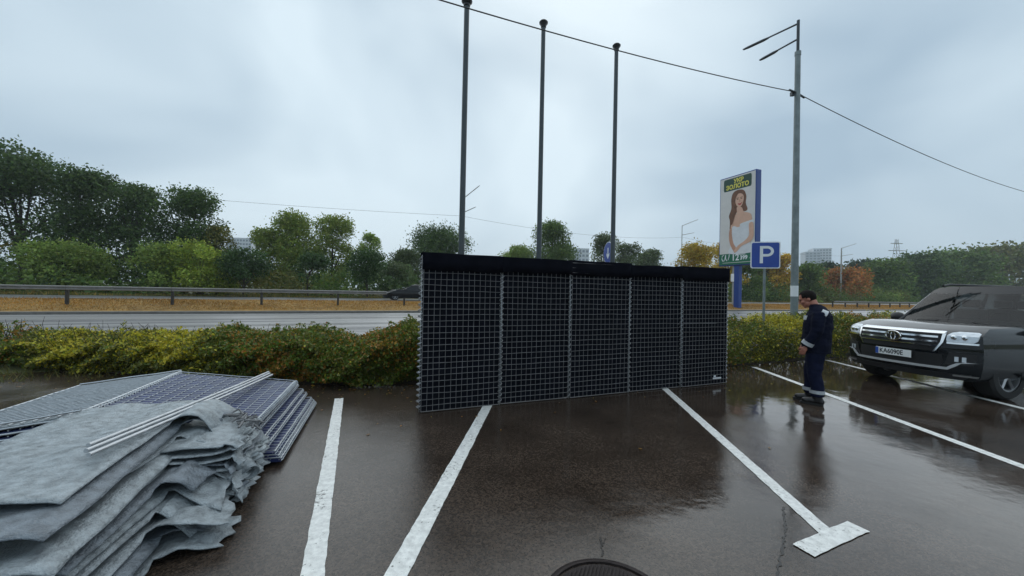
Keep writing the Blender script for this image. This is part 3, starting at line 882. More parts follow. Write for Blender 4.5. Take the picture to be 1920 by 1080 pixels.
for i in range(5):
    x0 = i * PW + 0.015
    dy = 0.012 * ((i % 2) * 2 - 1)
    tw = 0.010 * (-1) ** i
    o = link("wire_mesh", front_meshes[i], M['galv_dull'], barrier); o.location = (x0, dy, 0.012); o.rotation_euler = (0.004 * (i % 3 - 1), 0, tw)
    o = cloth_sheet(PW - 0.02, MH - 0.01, 0.008, 10 + i).build("cloth_lining", M['black_cloth'], barrier, smooth=True); o.location = (x0 - 0.005, dy + 0.022, 0.014)
    o = cloth_sheet(PW - 0.02, MH - 0.01, 0.008, 30 + i).build("cloth_lining", M['black_cloth'], barrier, smooth=True); o.location = (x0 - 0.005, dy + 0.085, 0.014)
    o = link("wire_mesh", front_meshes[4 - i], M['galv_dull'], barrier); o.location = (x0, dy + 0.125, 0.012)
    # cloth turned over the top edge
    fh = [0.235, 0.215, 0.225, 0.205, 0.23][i]
    vs, fs = [], []
    nx = 26
    for k in range(nx + 1):
        x = (PW + 0.012) * k / nx - 0.006
        sag = 0.012 * fnoise((x, i * 3.1, 0), 1.8, 4 + i)
        top = 2.085 + sag + 0.004 * i * (-1) ** i
        lo = 2.085 - fh + 0.02 * fnoise((x, i * 2.0, 0), 3.5, 9 + i)
        bulge = -0.028 - 0.008 * fnoise((x, i, 1), 4.0, 2)
        vs += [(x, bulge, lo), (x, bulge - 0.003, (lo + top) / 2), (x, bulge, top - 0.006), (x, bulge + 0.007, top), (x, 0.145, top + 0.001), (x, 0.152, top - 0.01), (x, 0.158, lo + 0.02)]
    for k in range(nx):
        for j in range(6):
            fs.append((7 * k + j, 7 * k + 7 + j, 7 * k + 8 + j, 7 * k + j + 1))
    me = bpy.data.meshes.new("cloth_flap"); me.from_pydata(vs, [], fs); me.update()
    o = link("cloth_flap", me, M['black_cloth'], barrier, smooth=True); o.location = (i * PW, -0.004 * (i % 2), 0)
    me.set_sharp_from_angle(angle=R(30)); so = o.modifiers.new("thickness", 'SOLIDIFY'); so.thickness = 0.006
mb = MB(); turns = 27
mb.tube([(0.019 * math.cos(a), 0.019 * math.sin(a) * 1.4, 0.02 + 2.03 * a / (2 * math.pi * turns)) for a in np.linspace(0, 2 * math.pi * turns, turns * 9 + 1)], 0.0042, 5)
coil = mb.mesh("coil_hinge")
pin = MB().tube([(0, 0, 0.0), (0, 0, 2.05)], 0.0045, 6).mesh("hinge_pin")
for i in range(6):
    o = link("coil_hinge", coil, M['galv'] if i in (0, 5) else M['galv_dull'], barrier, smooth=True)
    o.location = (i * PW, 0.0 if 0 < i < 5 else 0.02, 0.0); o.rotation_euler = (0, 0, i * 1.1)
    p = link("hinge_pin", pin, M['galv'], o, smooth=True)
    if i in (0, 5):
        for yy in (0.07, 0.12):
            o2 = link("coil_hinge", coil, M['galv'], barrier, smooth=True); o2.location = (i * PW, yy, 0.0); o2.rotation_euler = (0, 0, yy * 9)
mb = MB()
mb.tube([(4.30, -0.03, 1.10), (4.75, -0.033, 1.105), (5.2, -0.03, 1.102)], 0.0042, 6)
mb.build("tie_rod", M['galv_dull'], barrier, smooth=True)
lt = MB().box((5.24, -0.03, 0.115), (0.20, 0.004, 0.028)).box((5.185, -0.03, 0.152), (0.05, 0.004, 0.03)).build("white_tag", M['white'], barrier)

# ------------------------------------------------------------------ flagpoles
def flagpole(x, y, h, r0, r1, label):
    root = empty("flagpole", (x, y, 0)); tag(root, label, "flagpole", "flagpoles behind the barrier")
    mb = MB(); k = 12
    mb.tube([(0, 0, h * i / k) for i in range(k + 1)], [r0 + (r1 - r0) * i / k for i in range(k + 1)], 16)
    mb.build("shaft", M['pole'], root, smooth=True)
    MB().lathe([(0.02, h - 0.02), (r1 * 1.25, h), (r1 * 1.3, h + 0.05), (r1 * 2.05, h + 0.10), (r1 * 2.1, h + 0.125), (r1 * 1.6, h + 0.155), (0.01, h + 0.165)], 18).build("cap", M['pole_cap'], root, smooth=True)
    MB().lathe([(r0 * 2.2, 0.0), (r0 * 2.2, 0.03), (r0 * 1.3, 0.05), (r0 * 1.15, 0.18), (r0 * 1.02, 0.19)], 18).build("base_plate", M['pole'], root, smooth=True)
flagpole(-1.17, 8.5, 8.10, 0.072, 0.060, "nearest dark grey flagpole, its black cap at the top edge")
flagpole(0.64, 9.13, 8.10, 0.066, 0.052, "middle one of three dark grey flagpoles with a black cap")
flagpole(2.66, 9.93, 8.10, 0.066, 0.052, "dark grey flagpole farthest along the row, next to the round blue sign")

# ------------------------------------------------------------------ street lamps
def lamp_arm(mb_arm, mb_head, base, direction, length, rise, head_len, r):
    b = Vector(base); d = Vector(direction).normalized()
    e = b + d * length + Vector((0, 0, rise))
    mb_arm.tube([b, b + (e - b) * 0.55, e], [r, r * .85, r * .7], 8)
    h0 = b + (e - b) * 0.52
    ax = (e - h0).normalized(); side = ax.cross(Vector((0, 0, 1))).normalized(); up = side.cross(ax)
    e2 = h0 + ax * head_len
    vs = []
    for c, w, t in ((h0, 0.03, 0.022), (h0 + ax * head_len * .2, 0.05, 0.03), (h0 + ax * head_len * .8, 0.05, 0.025), (e2, 0.035, 0.015)):
        vs.append([c + side * w - up * t, c + side * w + up * t * .4, c - side * w + up * t * .4, c - side * w - up * t])
    mb_head.rings([[tuple(p) for p in r_] for r_ in vs])

lamp = empty("street_lamp", (8.70, 11.5, 0))
tag(lamp, "tall grey street lamp post with two thin arms carrying the cable", "street lamp")
mb = MB(); mb.tube([(0, 0, 0), (0, 0, 2.5), (0, 0, 5), (0, 0, 9.15)], [0.105, 0.098, 0.088, 0.074], 16); mb.build("post", M['lamp'], lamp, smooth=True)
mb = MB(); mb.tube([(0, 0, 9.1), (0, 0, 10.18)], 0.042, 10); mb.build("mast_tip", M['lamp_dark'], lamp, smooth=True)
mb = MB(); mb.tube([(0, 0, 9.08), (0, 0, 9.2)], 0.085, 14); mb.build("collar", M['lamp'], lamp, smooth=True)
mb = MB(); mb.lathe([(0.22, 0), (0.22, 0.03), (0.13, 0.05), (0.115, 0.35), (0.1, 0.36)], 16); mb.build("base_plate", M['lamp'], lamp, smooth=True)
for zz, ln, dr, rs in ((10.08, 1.62, (-0.50, 0.87, 0), 0.10), (9.60, 1.12, (-0.45, 0.89, 0), -0.04)):
    ma, mh = MB(), MB()
    lamp_arm(ma, mh, (0, 0, zz), dr, ln, rs, ln * 0.5, 0.028)
    a = ma.build("arm", M['lamp_dark'], lamp, smooth=True)
    mh.build("luminaire", M['lamp_dark'], a)
mb = MB(); mb.box((-0.13, 0.02, 7.9), (0.1, 0.1, 0.12)); mb.tube([(-0.35, -0.14, 7.93), (-0.1, -0.04, 7.92)], 0.03, 8); mb.tube([(0.1, 0.05, 7.9), (0.35, 0.17, 7.87)], 0.03, 8)
mb.build("cable_clamp", M['lamp_dark'], lamp)["kind"] = "stuff"
mb = MB(); mb.lathe([(0.1015, 1.62), (0.1015, 1.95)], 16); mb.build("faded_sticker", M['white'], lamp, smooth=True)

def span(a, b, sag, r, k=40):
    a, b = Vector(a), Vector(b)
    mb = MB()
    pts = []
    for i in range(k + 1):
        t = i / k; p = a + (b - a) * t; p.z -= sag * 4 * t * (1 - t); pts.append(p)
    return mb.tube(pts, r, 5)
cab = empty("overhead_cable", (8.60, 11.45, 7.9)); tag(cab, "thick black overhead cable crossing the sky past the flagpoles to the lamp post", "cable")
o = span((-23.2, -3.0, 7.95), (8.56, 11.44, 7.92), 1.10, 0.013).build("cable_span", M['cable'], cab); o.location = (-8.60, -11.45, -7.9)
o = span((8.84, 11.56, 7.9), (40.6, 26.0, 8.5), 0.75, 0.013).build("cable_span", M['cable'], cab); o.location = (-8.60, -11.45, -7.9)

def far_lamp(x, y, zb, h, label, aim, r=0.09):
    root = empty("distant_street_lamp", (x, y, zb)); tag(root, label, "street lamp", "distant street lamps beyond the road")
    mb = MB(); mb.tube([(0, 0, 0), (0, 0, h * .6), (0, 0, h)], [r * 1.2, r, r * .7], 8); mb.build("post", M['lamp_far'], root, smooth=True)
    for zz, ln, rs in ((h - 0.05, 2.6, 1.0), (h - 1.8, 2.0, 0.35)):
        ma, mh = MB(), MB()
        lamp_arm(ma, mh, (0, 0, zz), aim, ln, rs, ln * .55, 0.055)
        a = ma.build("arm", M['lamp_far'], root); mh.build("luminaire", M['lamp_far'], a)
far_lamp(-6.0, 45, 0.6, 12.2, "distant thin lamp post just beside the nearest flagpole", (1, -0.9, 0))
far_lamp(31.7, 70, 0.6, 14.0, "distant lamp post rising above the black barrier near the golden trees", (1, -0.5, 0))
far_lamp(74.9, 85, 0.6, 12.4, "distant pale lamp post in front of the rusty brown tree", (1, -0.45, 0), 0.16)
wf = empty("distant_wire", (-6, 45, 10.5)); tag(wf, "faint thin wire strung past the distant lamp post above the trees", "wire")
for a, b, sg in (((-60, 37, 12.4), (-6, 45, 10.55), 0.5), ((-6, 45, 10.5), (31.7, 70, 12.4), 1.0), ((31.7, 70, 12.4), (74.9, 85, 11.2), 0.8)):
    o = span(a, b, sg, 0.014, 24).build("wire_span", M['cable'], wf); o.location = (6, -45, -10.5)

# ------------------------------------------------------------------ signs
def rounded(w, h, r, n=5):
    pts = []
    for cx, cy, a0 in ((w / 2 - r, h / 2 - r, 0), (-w / 2 + r, h / 2 - r, 90), (-w / 2 + r, -h / 2 + r, 180), (w / 2 - r, -h / 2 + r, 270)):
        for i in range(n + 1):
            a = R(a0 + 90 * i / n); pts.append((cx + r * math.cos(a), cy + r * math.sin(a)))
    return pts
XZ = lambda a, b, t: (a, t, b)
sign = empty("parking_sign", (6.43, 9.5, 0), R(-16)); tag(sign, "square blue parking sign with a white P on a thin grey post", "sign")
MB().tube([(0, 0.04, 0), (0, 0.04, 2.95)], 0.03, 12).build("post", M['lamp'], sign, smooth=True)
pl = MB().prism(rounded(0.66, 0.68, 0.05), lambda a, b, t: (a, t, b + 2.655), -0.012, 0.0).build("plate", M['white'], sign)
MB().prism(rounded(0.61, 0.63, 0.04), lambda a, b, t: (a, t, b + 2.655), -0.017, -0.0125).build("blue_field", M['blue'], pl)
P = MB()
P.prism([(-0.125, -0.21), (-0.055, -0.21), (-0.055, 0.23), (-0.125, 0.23)], lambda a, b, t: (a, t, b + 2.655), -0.021, -0.0172)
out, inn = [], []
for i in range(13):
    a = R(90 - 180 * i / 12); out.append((0.035 + 0.15 * math.cos(a), 0.095 + 0.135 * math.sin(a))); inn.append((0.035 + 0.085 * math.cos(a), 0.095 + 0.07 * math.sin(a)))
ol = [(-0.055, 0.23)] + out + [(-0.055, -0.04), (-0.055, 0.025)] + inn[::-1] + [(-0.055, 0.165)]
for i in range(len(out) - 1):
    P.prism([out[i], out[i + 1], inn[i + 1], inn[i]][::-1], lambda a, b, t: (a, t, b + 2.655), -0.021, -0.0172)
P.prism([(-0.055, 0.165), (0.035, 0.165), (0.035, 0.23), (-0.055, 0.23)], lambda a, b, t: (a, t, b + 2.655), -0.021, -0.0172)
P.prism([(-0.055, -0.04), (0.035, -0.04), (0.035, 0.025), (-0.055, 0.025)], lambda a, b, t: (a, t, b + 2.655), -0.021, -0.0172)
P.build("letter_p", M['white'], pl)
MB().box((0, 0.022, 2.5), (0.1, 0.045, 0.05)).box((0, 0.022, 2.8), (0.1, 0.045, 0.05)).build("bracket", M['lamp'], sign)

rs = empty("round_sign", (3.08, 12.0, 0), R(-80)); tag(rs, "round blue road sign seen nearly edge-on behind the black barrier", "sign")
MB().tube([(0, 0.05, 0), (0, 0.05, 3.3)], 0.035, 12).build("post", M['lamp'], rs, smooth=True)
circ = [(0.35 * math.cos(a), 0.35 * math.sin(a)) for a in np.linspace(0, 2 * math.pi, 37)[:-1]]
pl = MB().prism(circ, lambda a, b, t: (a, t, b + 2.9), -0.012, 0.0).build("plate", M['white'], rs)
MB().prism([(a * .95, b * .95) for a, b in circ], lambda a, b, t: (a, t, b + 2.9), -0.017, -0.0125).build("blue_field", M['blue'], pl)
arw = [(-0.03, 0.16), (0.03, 0.16), (0.03, -0.06), (0.10, -0.01), (0.10, -0.09), (0, -0.20), (-0.10, -0.09), (-0.10, -0.01), (-0.03, -0.06)]
MB().prism(arw[::-1], lambda a, b, t: (a, t, b + 2.9), -0.021, -0.0172).build("white_arrow", M['white'], pl)

# ------------------------------------------------------------------ billboard
M['poster'] = mat("poster_paper", (0.70, 0.67, 0.645), 0.45, var=0.05, scale=1.2)
M['poster_green'] = mat("poster_green", (0.010, 0.145, 0.075), 0.4, var=0.08)
M['poster_dark'] = mat("poster_dark_green", (0.012, 0.055, 0.030), 0.4, var=0.08)
M['poster_yellow'] = mat("poster_yellow", (0.80, 0.70, 0.10), 0.4, var=0.05)
M['poster_skin'] = mat("poster_skin", (0.56, 0.29, 0.19), 0.45, var=0.12, scale=2)
M['poster_skin2'] = mat("poster_skin_light", (0.70, 0.42, 0.30), 0.45, var=0.08, scale=2)
M['poster_hair'] = mat("poster_hair", (0.17, 0.065, 0.026), 0.45, var=0.55, scale=3.5, stretch=(5, 1, 0.7))
M['poster_dress'] = mat("poster_dress", (0.72, 0.73, 0.76), 0.45, var=0.07, scale=1.5)
M['poster_lip'] = mat("poster_lip", (0.45, 0.05, 0.05), 0.4, var=0.05)
BW, BH, BT = 4.42, 10.25, 0.75
bb_left, bb_right = Vector((24.33, 44.0, 0)), Vector((25.95, 39.9, 0))
bdir = (bb_right - bb_left); bang = math.atan2(bdir.y, bdir.x)
bill = empty("billboard", (25.14, 41.95, 0.35), bang); tag(bill, "tall blue-framed billboard with a woman in a white dress on a blue post", "billboard")
Z0 = 4.68
MB().box((0, BT / 2 + 0.02, Z0 + BH / 2), (BW, BT, BH)).build("case", M['blue_frame'], bill, bevel=0.04)
MB().box((-0.05, BT / 2, Z0 / 2 - 0.3), (0.62, 0.5, Z0 + 0.6)).build("post", M['blue_frame'], bill, bevel=0.03)
MB().box((-0.52, BT / 2 + 0.05, 2.45), (0.34, 0.34, 4.4)).build("service_pipe", M['lamp_far'], bill, bevel=0.05)
MB().box((-0.52, BT / 2 - 0.0, 3.3), (0.46, 0.5, 0.9)).build("service_box", M['white'], bill, bevel=0.05)
FW, FH = BW - 0.22, BH - 0.24
face = MB().box((0, 0.005, Z0 + BH / 2), (FW, 0.03, FH)).build("poster", M['poster'], bill)
def uv(u, v): return (-FW / 2 + u * FW, Z0 + BH / 2 + FH / 2 - v * FH)
def flat(name, pts, material, layer, parent=face):
    pts = [uv(u, v) for u, v in pts]
    ar = sum(a[0] * b[1] - b[0] * a[1] for a, b in zip(pts, pts[1:] + pts[:1]))
    if ar > 0: pts = pts[::-1]
    bm = bmesh.new()
    y = -0.014 - layer * 0.006
    vs = [bm.verts.new((a, y, b)) for a, b in pts]
    f = bm.faces.new(vs)
    bm.normal_update()
    if f.normal.y > 0: f.normal_flip()
    bmesh.ops.triangulate(bm, faces=[f])
    bmesh.ops.solidify(bm, geom=bm.faces[:], thickness=0.003)
    me = bpy.data.meshes.new(name); bm.to_mesh(me); bm.free()
    return link(name, me, material, parent)
def smooth_poly(pts, n=5):
    out = []; k = len(pts)
    for i in range(k):
        p0, p1, p2, p3 = [Vector(pts[(i + j) % k] + (0,)) for j in (-1, 0, 1, 2)]
        for j in range(n):
            t = j / n
            q = 0.5 * ((2 * p1) + (-p0 + p2) * t + (2 * p0 - 5 * p1 + 4 * p2 - p3) * t * t + (-p0 + 3 * p1 - 3 * p2 + p3) * t ** 3)
            out.append((q.x, q.y))
    return out
flat("green_band", [(0, 0.875), (1, 0.875), (1, 1.0), (0, 1.0)], M['poster_green'], 1)
rp = [(0.5 + a, 0.085 + b) for a, b in rounded(0.80, 0.14, 0.03)]
flat("name_panel", rp, M['poster_dark'], 1)
flat("hair", smooth_poly([(0.50, 0.165), (0.68, 0.18), (0.76, 0.25), (0.75, 0.33), (0.80, 0.40), (0.72, 0.42), (0.55, 0.40), (0.46, 0.44), (0.42, 0.52), (0.36, 0.56), (0.30, 0.60), (0.30, 0.50), (0.27, 0.44), (0.34, 0.36), (0.33, 0.26), (0.38, 0.19)]), M['poster_hair'], 2)
flat("shoulders", smooth_poly([(0.50, 0.36), (0.64, 0.37), (0.70, 0.42), (0.88, 0.455), (0.93, 0.52), (0.92, 0.60), (0.60, 0.60), (0.36, 0.60), (0.33, 0.56), (0.40, 0.47), (0.50, 0.42)]), M['poster_skin2'], 3)
flat("dress", smooth_poly([(0.42, 0.565), (0.55, 0.585), (0.70, 0.555), (0.82, 0.545), (0.86, 0.60), (0.84, 0.70), (0.90, 0.80), (0.97, 0.875), (0.30, 0.875), (0.36, 0.76), (0.35, 0.66), (0.36, 0.59)]), M['poster_dress'], 4)
flat("sleeve", smooth_poly([(0.60, 0.555), (0.80, 0.535), (0.97, 0.53), (0.97, 0.565), (0.84, 0.575), (0.66, 0.59)]), M['poster_dress'], 6)
flat("far_arm", smooth_poly([(0.30, 0.60), (0.36, 0.585), (0.37, 0.66), (0.42, 0.76), (0.52, 0.83), (0.47, 0.865), (0.38, 0.82), (0.30, 0.74), (0.28, 0.66)]), M['poster_skin'], 5)
flat("near_arm", smooth_poly([(0.86, 0.56), (0.96, 0.56), (0.98, 0.65), (0.97, 0.72), (0.88, 0.765), (0.66, 0.80), (0.54, 0.85), (0.46, 0.87), (0.44, 0.845), (0.56, 0.79), (0.74, 0.745), (0.86, 0.69), (0.85, 0.62)]), M['poster_skin2'], 7)
flat("face", smooth_poly([(0.50, 0.215), (0.60, 0.21), (0.68, 0.235), (0.695, 0.28), (0.66, 0.335), (0.59, 0.365), (0.53, 0.355), (0.47, 0.32), (0.455, 0.27)]), M['poster_skin2'], 5)
flat("mouth", smooth_poly([(0.53, 0.318), (0.60, 0.322), (0.655, 0.310), (0.61, 0.338), (0.56, 0.336)]), M['poster_lip'], 6)
for ue in (0.525, 0.63):
    flat("eye", smooth_poly([(ue - .03, 0.268), (ue, 0.262), (ue + .03, 0.268), (ue, 0.274)]), M['poster_hair'], 6)
    flat("eyebrow", [(ue - .04, 0.254), (ue + .04, 0.250), (ue + .04, 0.254), (ue - .04, 0.259)], M['poster_hair'], 6)
flat("nose", smooth_poly([(0.575, 0.27), (0.585, 0.27), (0.60, 0.298), (0.565, 0.30)]), M['poster_skin'], 6)
flat("hair_lock", smooth_poly([(0.46, 0.20), (0.54, 0.205), (0.47, 0.25), (0.455, 0.33), (0.47, 0.40), (0.43, 0.48), (0.36, 0.55), (0.33, 0.48), (0.39, 0.36), (0.39, 0.26)]), M['poster_hair'], 8)
def lettering(name, body, u, v, size, material, layer, sx=1.0, parent=face, bold=0.0):
    me = text_mesh(body, size, 'CENTER', bold)
    x, z = uv(u, v)
    for vv in me.vertices:
        a, b, c = vv.co
        vv.co = (x + a * sx, -0.014 - layer * 0.006 - c, z + b)
    me.materials.clear()
    return link(name, me, material, parent)
lettering("name_lettering", "УКР", 0.54, 0.056, 0.62, M['poster_yellow'], 2, 1.0, bold=0.025)
lettering("name_lettering", "ЗОЛОТО", 0.5, 0.117, 0.66, M['poster_yellow'], 2, 0.98, bold=0.025)
lettering("price_lettering", "12", 0.475, 0.925, 0.98, M['white'], 2, 0.95, bold=0.02)
lettering("price_lettering", "399", 0.715, 0.93, 0.62, M['white'], 2, 0.95, bold=0.02)
lettering("price_lettering", "грн", 0.92, 0.938, 0.24, M['white'], 2)
mb = MB()
def stroke(pts, w):
    pp = [uv(*p) for p in pts]
    mb.tube([(a, -0.03, b) for a, b in pp], w, 6)
stroke([(0.13, 0.885), (0.085, 0.90), (0.075, 0.93), (0.10, 0.955), (0.14, 0.955), (0.175, 0.925), (0.19, 0.885)], 0.045)
stroke([(0.19, 0.885), (0.195, 0.93), (0.225, 0.955), (0.27, 0.94), (0.295, 0.91), (0.30, 0.88)], 0.045)
mb.build("swirl_logo", M['white'], face)
MB().box((uv(0.66, 0.895)[0], -0.03, uv(0.66, 0.893)[1]), (0.9, 0.006, 0.06)).build("small_print", M['white'], face)
MB().box((uv(0.5, 0.98)[0], -0.03, uv(0.5, 0.978)[1]), (3.4, 0.006, 0.045)).build("small_print", M['poster'], face)

# ------------------------------------------------------------------ far buildings, pylon
M['far_wall'] = mat("hazed_pale_wall", (0.60, 0.63, 0.66), 0.7, var=0.06)  # wall colour paled to carry part of the distance haze
M['far_wall2'] = mat("hazed_grey_wall", (0.50, 0.54, 0.58), 0.7, var=0.06)  # grey wall, likewise lightened in its colour to look hazed
M['far_win'] = mat("far_window", (0.26, 0.30, 0.34), 0.25, var=0.1)
def block(x, y, w, d, z0, z1, rz, floors, bays, label, wall):
    root = empty("apartment_block", (x, y, z0), rz); tag(root, label, "building", "distant buildings on the skyline")
    H = z1 - z0
    MB().box((0, d / 2, H / 2), (w, d, H)).build("wall", wall, root)
    MB().box((0, d / 2, H + 0.4), (w * 1.02, d * 1.02, 0.8)).build("parapet", wall, root)
    fh, bw = H / floors, w / bays
    win = MB().box((0, 0, 0), (bw * 0.62, 0.4, fh * 0.5)).mesh("window")
    for f in range(floors):
        if z0 + (f + 1) * fh < 14: continue
        for b in range(bays):
            o = link("window", win, M['far_win'], root); o.location = ((b + 0.5) * bw - w / 2, -0.06, (f + 0.55) * fh)
    return root
block(-220, 300, 17.5, 14, 1.5, 39.2, R(10), 13, 8, "white flat-roofed building peeping between the tall trees", M['far_wall'])
block(338, 420, 14, 15, 2, 52.5, R(-20), 17, 4, "lower pale half of the distant tower blocks", M['far_wall2'])
block(352, 424, 17, 15, 2, 57.0, R(-20), 18, 6, "tallest distant tower block above the pines", M['far_wall'])
block(54, 300, 15, 14, 1.8, 36.5, R(5), 10, 5, "pale building glimpsed behind the middle flagpole trees", M['far_wall'])
py = empty("power_pylon", (267.5, 260, 1.5)); tag(py, "distant lattice power pylon rising over the trees above the car", "pylon")
mb = MB(); Hh = 42
for sx in (-1, 1):
    for sy in (-1, 1):
        MB().tube([(sx * 3.2, sy * 3.2, 0), (sx * 0.5, sy * 0.5, Hh)], 0.16, 4).build("leg", M['lamp_far'], py)
mb = MB()
for k in range(9):
    z0, z1 = Hh * k / 9, Hh * (k + 1) / 9
    a, b = 3.2 - 2.7 * k / 9, 3.2 - 2.7 * (k + 1) / 9
    for sy in (-1, 1):
        mb.tube([(-a, sy * a, z0), (b, sy * b, z1)], 0.1, 3); mb.tube([(a, sy * a, z0), (-b, sy * b, z1)], 0.1, 3)
mb.build("lattice", M['lamp_far'], py)
for zz, ww in ((28, 7), (34, 5.5), (39, 4)):
    MB().box((0, 0, zz), (ww * 2, 0.5, 0.5)).build("cross_arm", M['lamp_far'], py)

# ------------------------------------------------------------------ the pile: folded mesh units, grey cloth, steel rods
def lerp(a, b, t): return Vector(a) + (Vector(b) - Vector(a)) * t
def bilin(c, u, v):                       # corners: back-left, back-right, front-right, front-left
    return lerp(lerp(c[0], c[1], u), lerp(c[3], c[2], u), v)
def quad_panel(parent, c, nx, ny, wire_r, cloth, thick, seed, name="panel", bulge=0.0):
    """a flat folded panel: cloth slab with a welded wire grid lying on it"""
    rg = random.Random(seed)
    def pt(u, v, dz=0.0):
        p = bilin(c, u, v)
        p.z += dz + bulge * math.sin(math.pi * u) * math.sin(math.pi * v) + 0.006 * fnoise(p, 3.0, seed)
        return p
    K = 14
    vs, fs = [], []
    for lay in (0.0, -thick):
        for i in range(K + 1):
            for j in range(K + 1):
                vs.append(pt(i / K, j / K, lay + (0.003 * fnoise((i, j, seed), 0.9) if lay == 0 else 0)))
    n = (K + 1) ** 2
    ix = lambda i, j: i * (K + 1) + j
    for i in range(K):
        for j in range(K):
            a, b, d, e = ix(i, j), ix(i + 1, j), ix(i + 1, j + 1), ix(i, j + 1)
            fs += [(a, e, d, b), (n + a, n + b, n + d, n + e)]
    for i in range(K):
        fs += [(ix(i, 0), ix(i + 1, 0), n + ix(i + 1, 0), n + ix(i, 0)), (ix(i, K), n + ix(i, K), n + ix(i + 1, K), ix(i + 1, K)),
               (ix(0, i), n + ix(0, i), n + ix(0, i + 1), ix(0, i + 1)), (ix(K, i), ix(K, i + 1), n + ix(K, i + 1), n + ix(K, i))]
    o = MB().add(vs, fs).build(name, cloth, parent, smooth=True)
    mb = MB()
    for i in range(nx + 1):
        u = i / nx; r = wire_r * (2.0 if i in (0, nx) else 1.0)
        mb.tube([pt(u + rg.uniform(-.002, .002), k / 8, r + 0.003) for k in range(9)], r, 5)
    for j in range(ny + 1):
        v = j / ny; r = wire_r * (1.6 if j in (0, ny) else 1.0)
        mb.tube([pt(k / 8, v + rg.uniform(-.002, .002), 3 * r + 0.003) for k in range(9)], r, 5)
    mb.build("wire_mesh", M['galv'], o, smooth=True)
    return o
def edge_coil(parent, a, b, r, turns, wire):
    a, b = Vector(a), Vector(b); d = (b - a).normalized(); s = d.cross(Vector((0, 0, 1))).normalized(); u = s.cross(d)
    pts = [lerp(a, b, k / (turns * 8)) + s * math.cos(k * math.pi / 4) * r + u * math.sin(k * math.pi / 4) * r for k in range(turns * 8 + 1)]
    MB().tube(pts, wire, 4).build("coil_edge", M['galv'], parent, smooth=True)

top = empty("folded_mesh_unit", (-3.2, 4.1, 0)); tag(top, "folded wire mesh unit with navy cloth lying on top of the pile", "mesh panel", "folded mesh units on the ground")
def loc(parent, pts): return [tuple(Vector(p) - Vector(parent.location)) for p in pts]
cs = [(-4.07, 4.62, 0.50), (-2.84, 4.93, 0.345), (-2.33, 3.43, 0.345), (-3.52, 3.10, 0.50)]
for k in range(3):
    dz = -0.036 * k
    c2 = [(x - 0.012 * k, y + 0.01 * k, z + dz) for x, y, z in cs]
    quad_panel(top, loc(top, c2), 14, 22, 0.0034 if k == 0 else 0.003, M['navy_cloth'], 0.022, 60 + k)
edge_coil(top, *loc(top, [(-2.83, 4.95, 0.335), (-2.32, 3.42, 0.335)]), 0.024, 40, 0.006)
edge_coil(top, *loc(top, [(-4.08, 4.63, 0.50), (-3.53, 3.10, 0.50)]), 0.02, 40, 0.006)

low = empty("folded_mesh_unit", (-2.7, 4.1, 0)); tag(low, "fanned lower mesh unit sticking out from under the top one toward the bay line", "mesh panel", "folded mesh units on the ground")
for k in range(6):
    f = [0.0, 0.10, 0.24, 0.52, 0.72, 1.0][k]
    a = (-2.60 - 0.26 * f, 5.02 + 0.03 * f, 0.05 + 0.22 * f); b = (-2.04 - 0.30 * f, 3.36 + 0.10 * f, 0.05 + 0.20 * f)
    L = Vector((-0.96, -0.27, 0)).normalized()
    w = 1.15
    c2 = [tuple(Vector(a) + L * w + Vector((0, 0, 0.03))), a, b, tuple(Vector(b) + L * w + Vector((0, 0, 0.03)))]
    quad_panel(low, loc(low, c2), 14, 22, 0.0032, M['navy_cloth'], 0.02, 70 + k)
    edge_coil(low, *loc(low, [a, b]), 0.014, 30, 0.0045)

lef = empty("folded_mesh_unit", (-4.9, 4.3, 0)); tag(lef, "pale folded mesh unit sloping away at the far end of the pile by the hedge", "mesh panel", "folded mesh units on the ground")
for k in range(4):
    c2 = [(-5.35, 4.66, 0.30 - .04 * k), (-4.10, 4.66, 0.50 - .05 * k), (-3.57, 3.12, 0.50 - .05 * k), (-4.75, 2.95, 0.30 - .04 * k)]
    quad_panel(lef, loc(lef, c2), 14, 22, 0.0055, M['grey_cloth'] if k == 0 else M['navy_cloth'], 0.022, 80 + k)

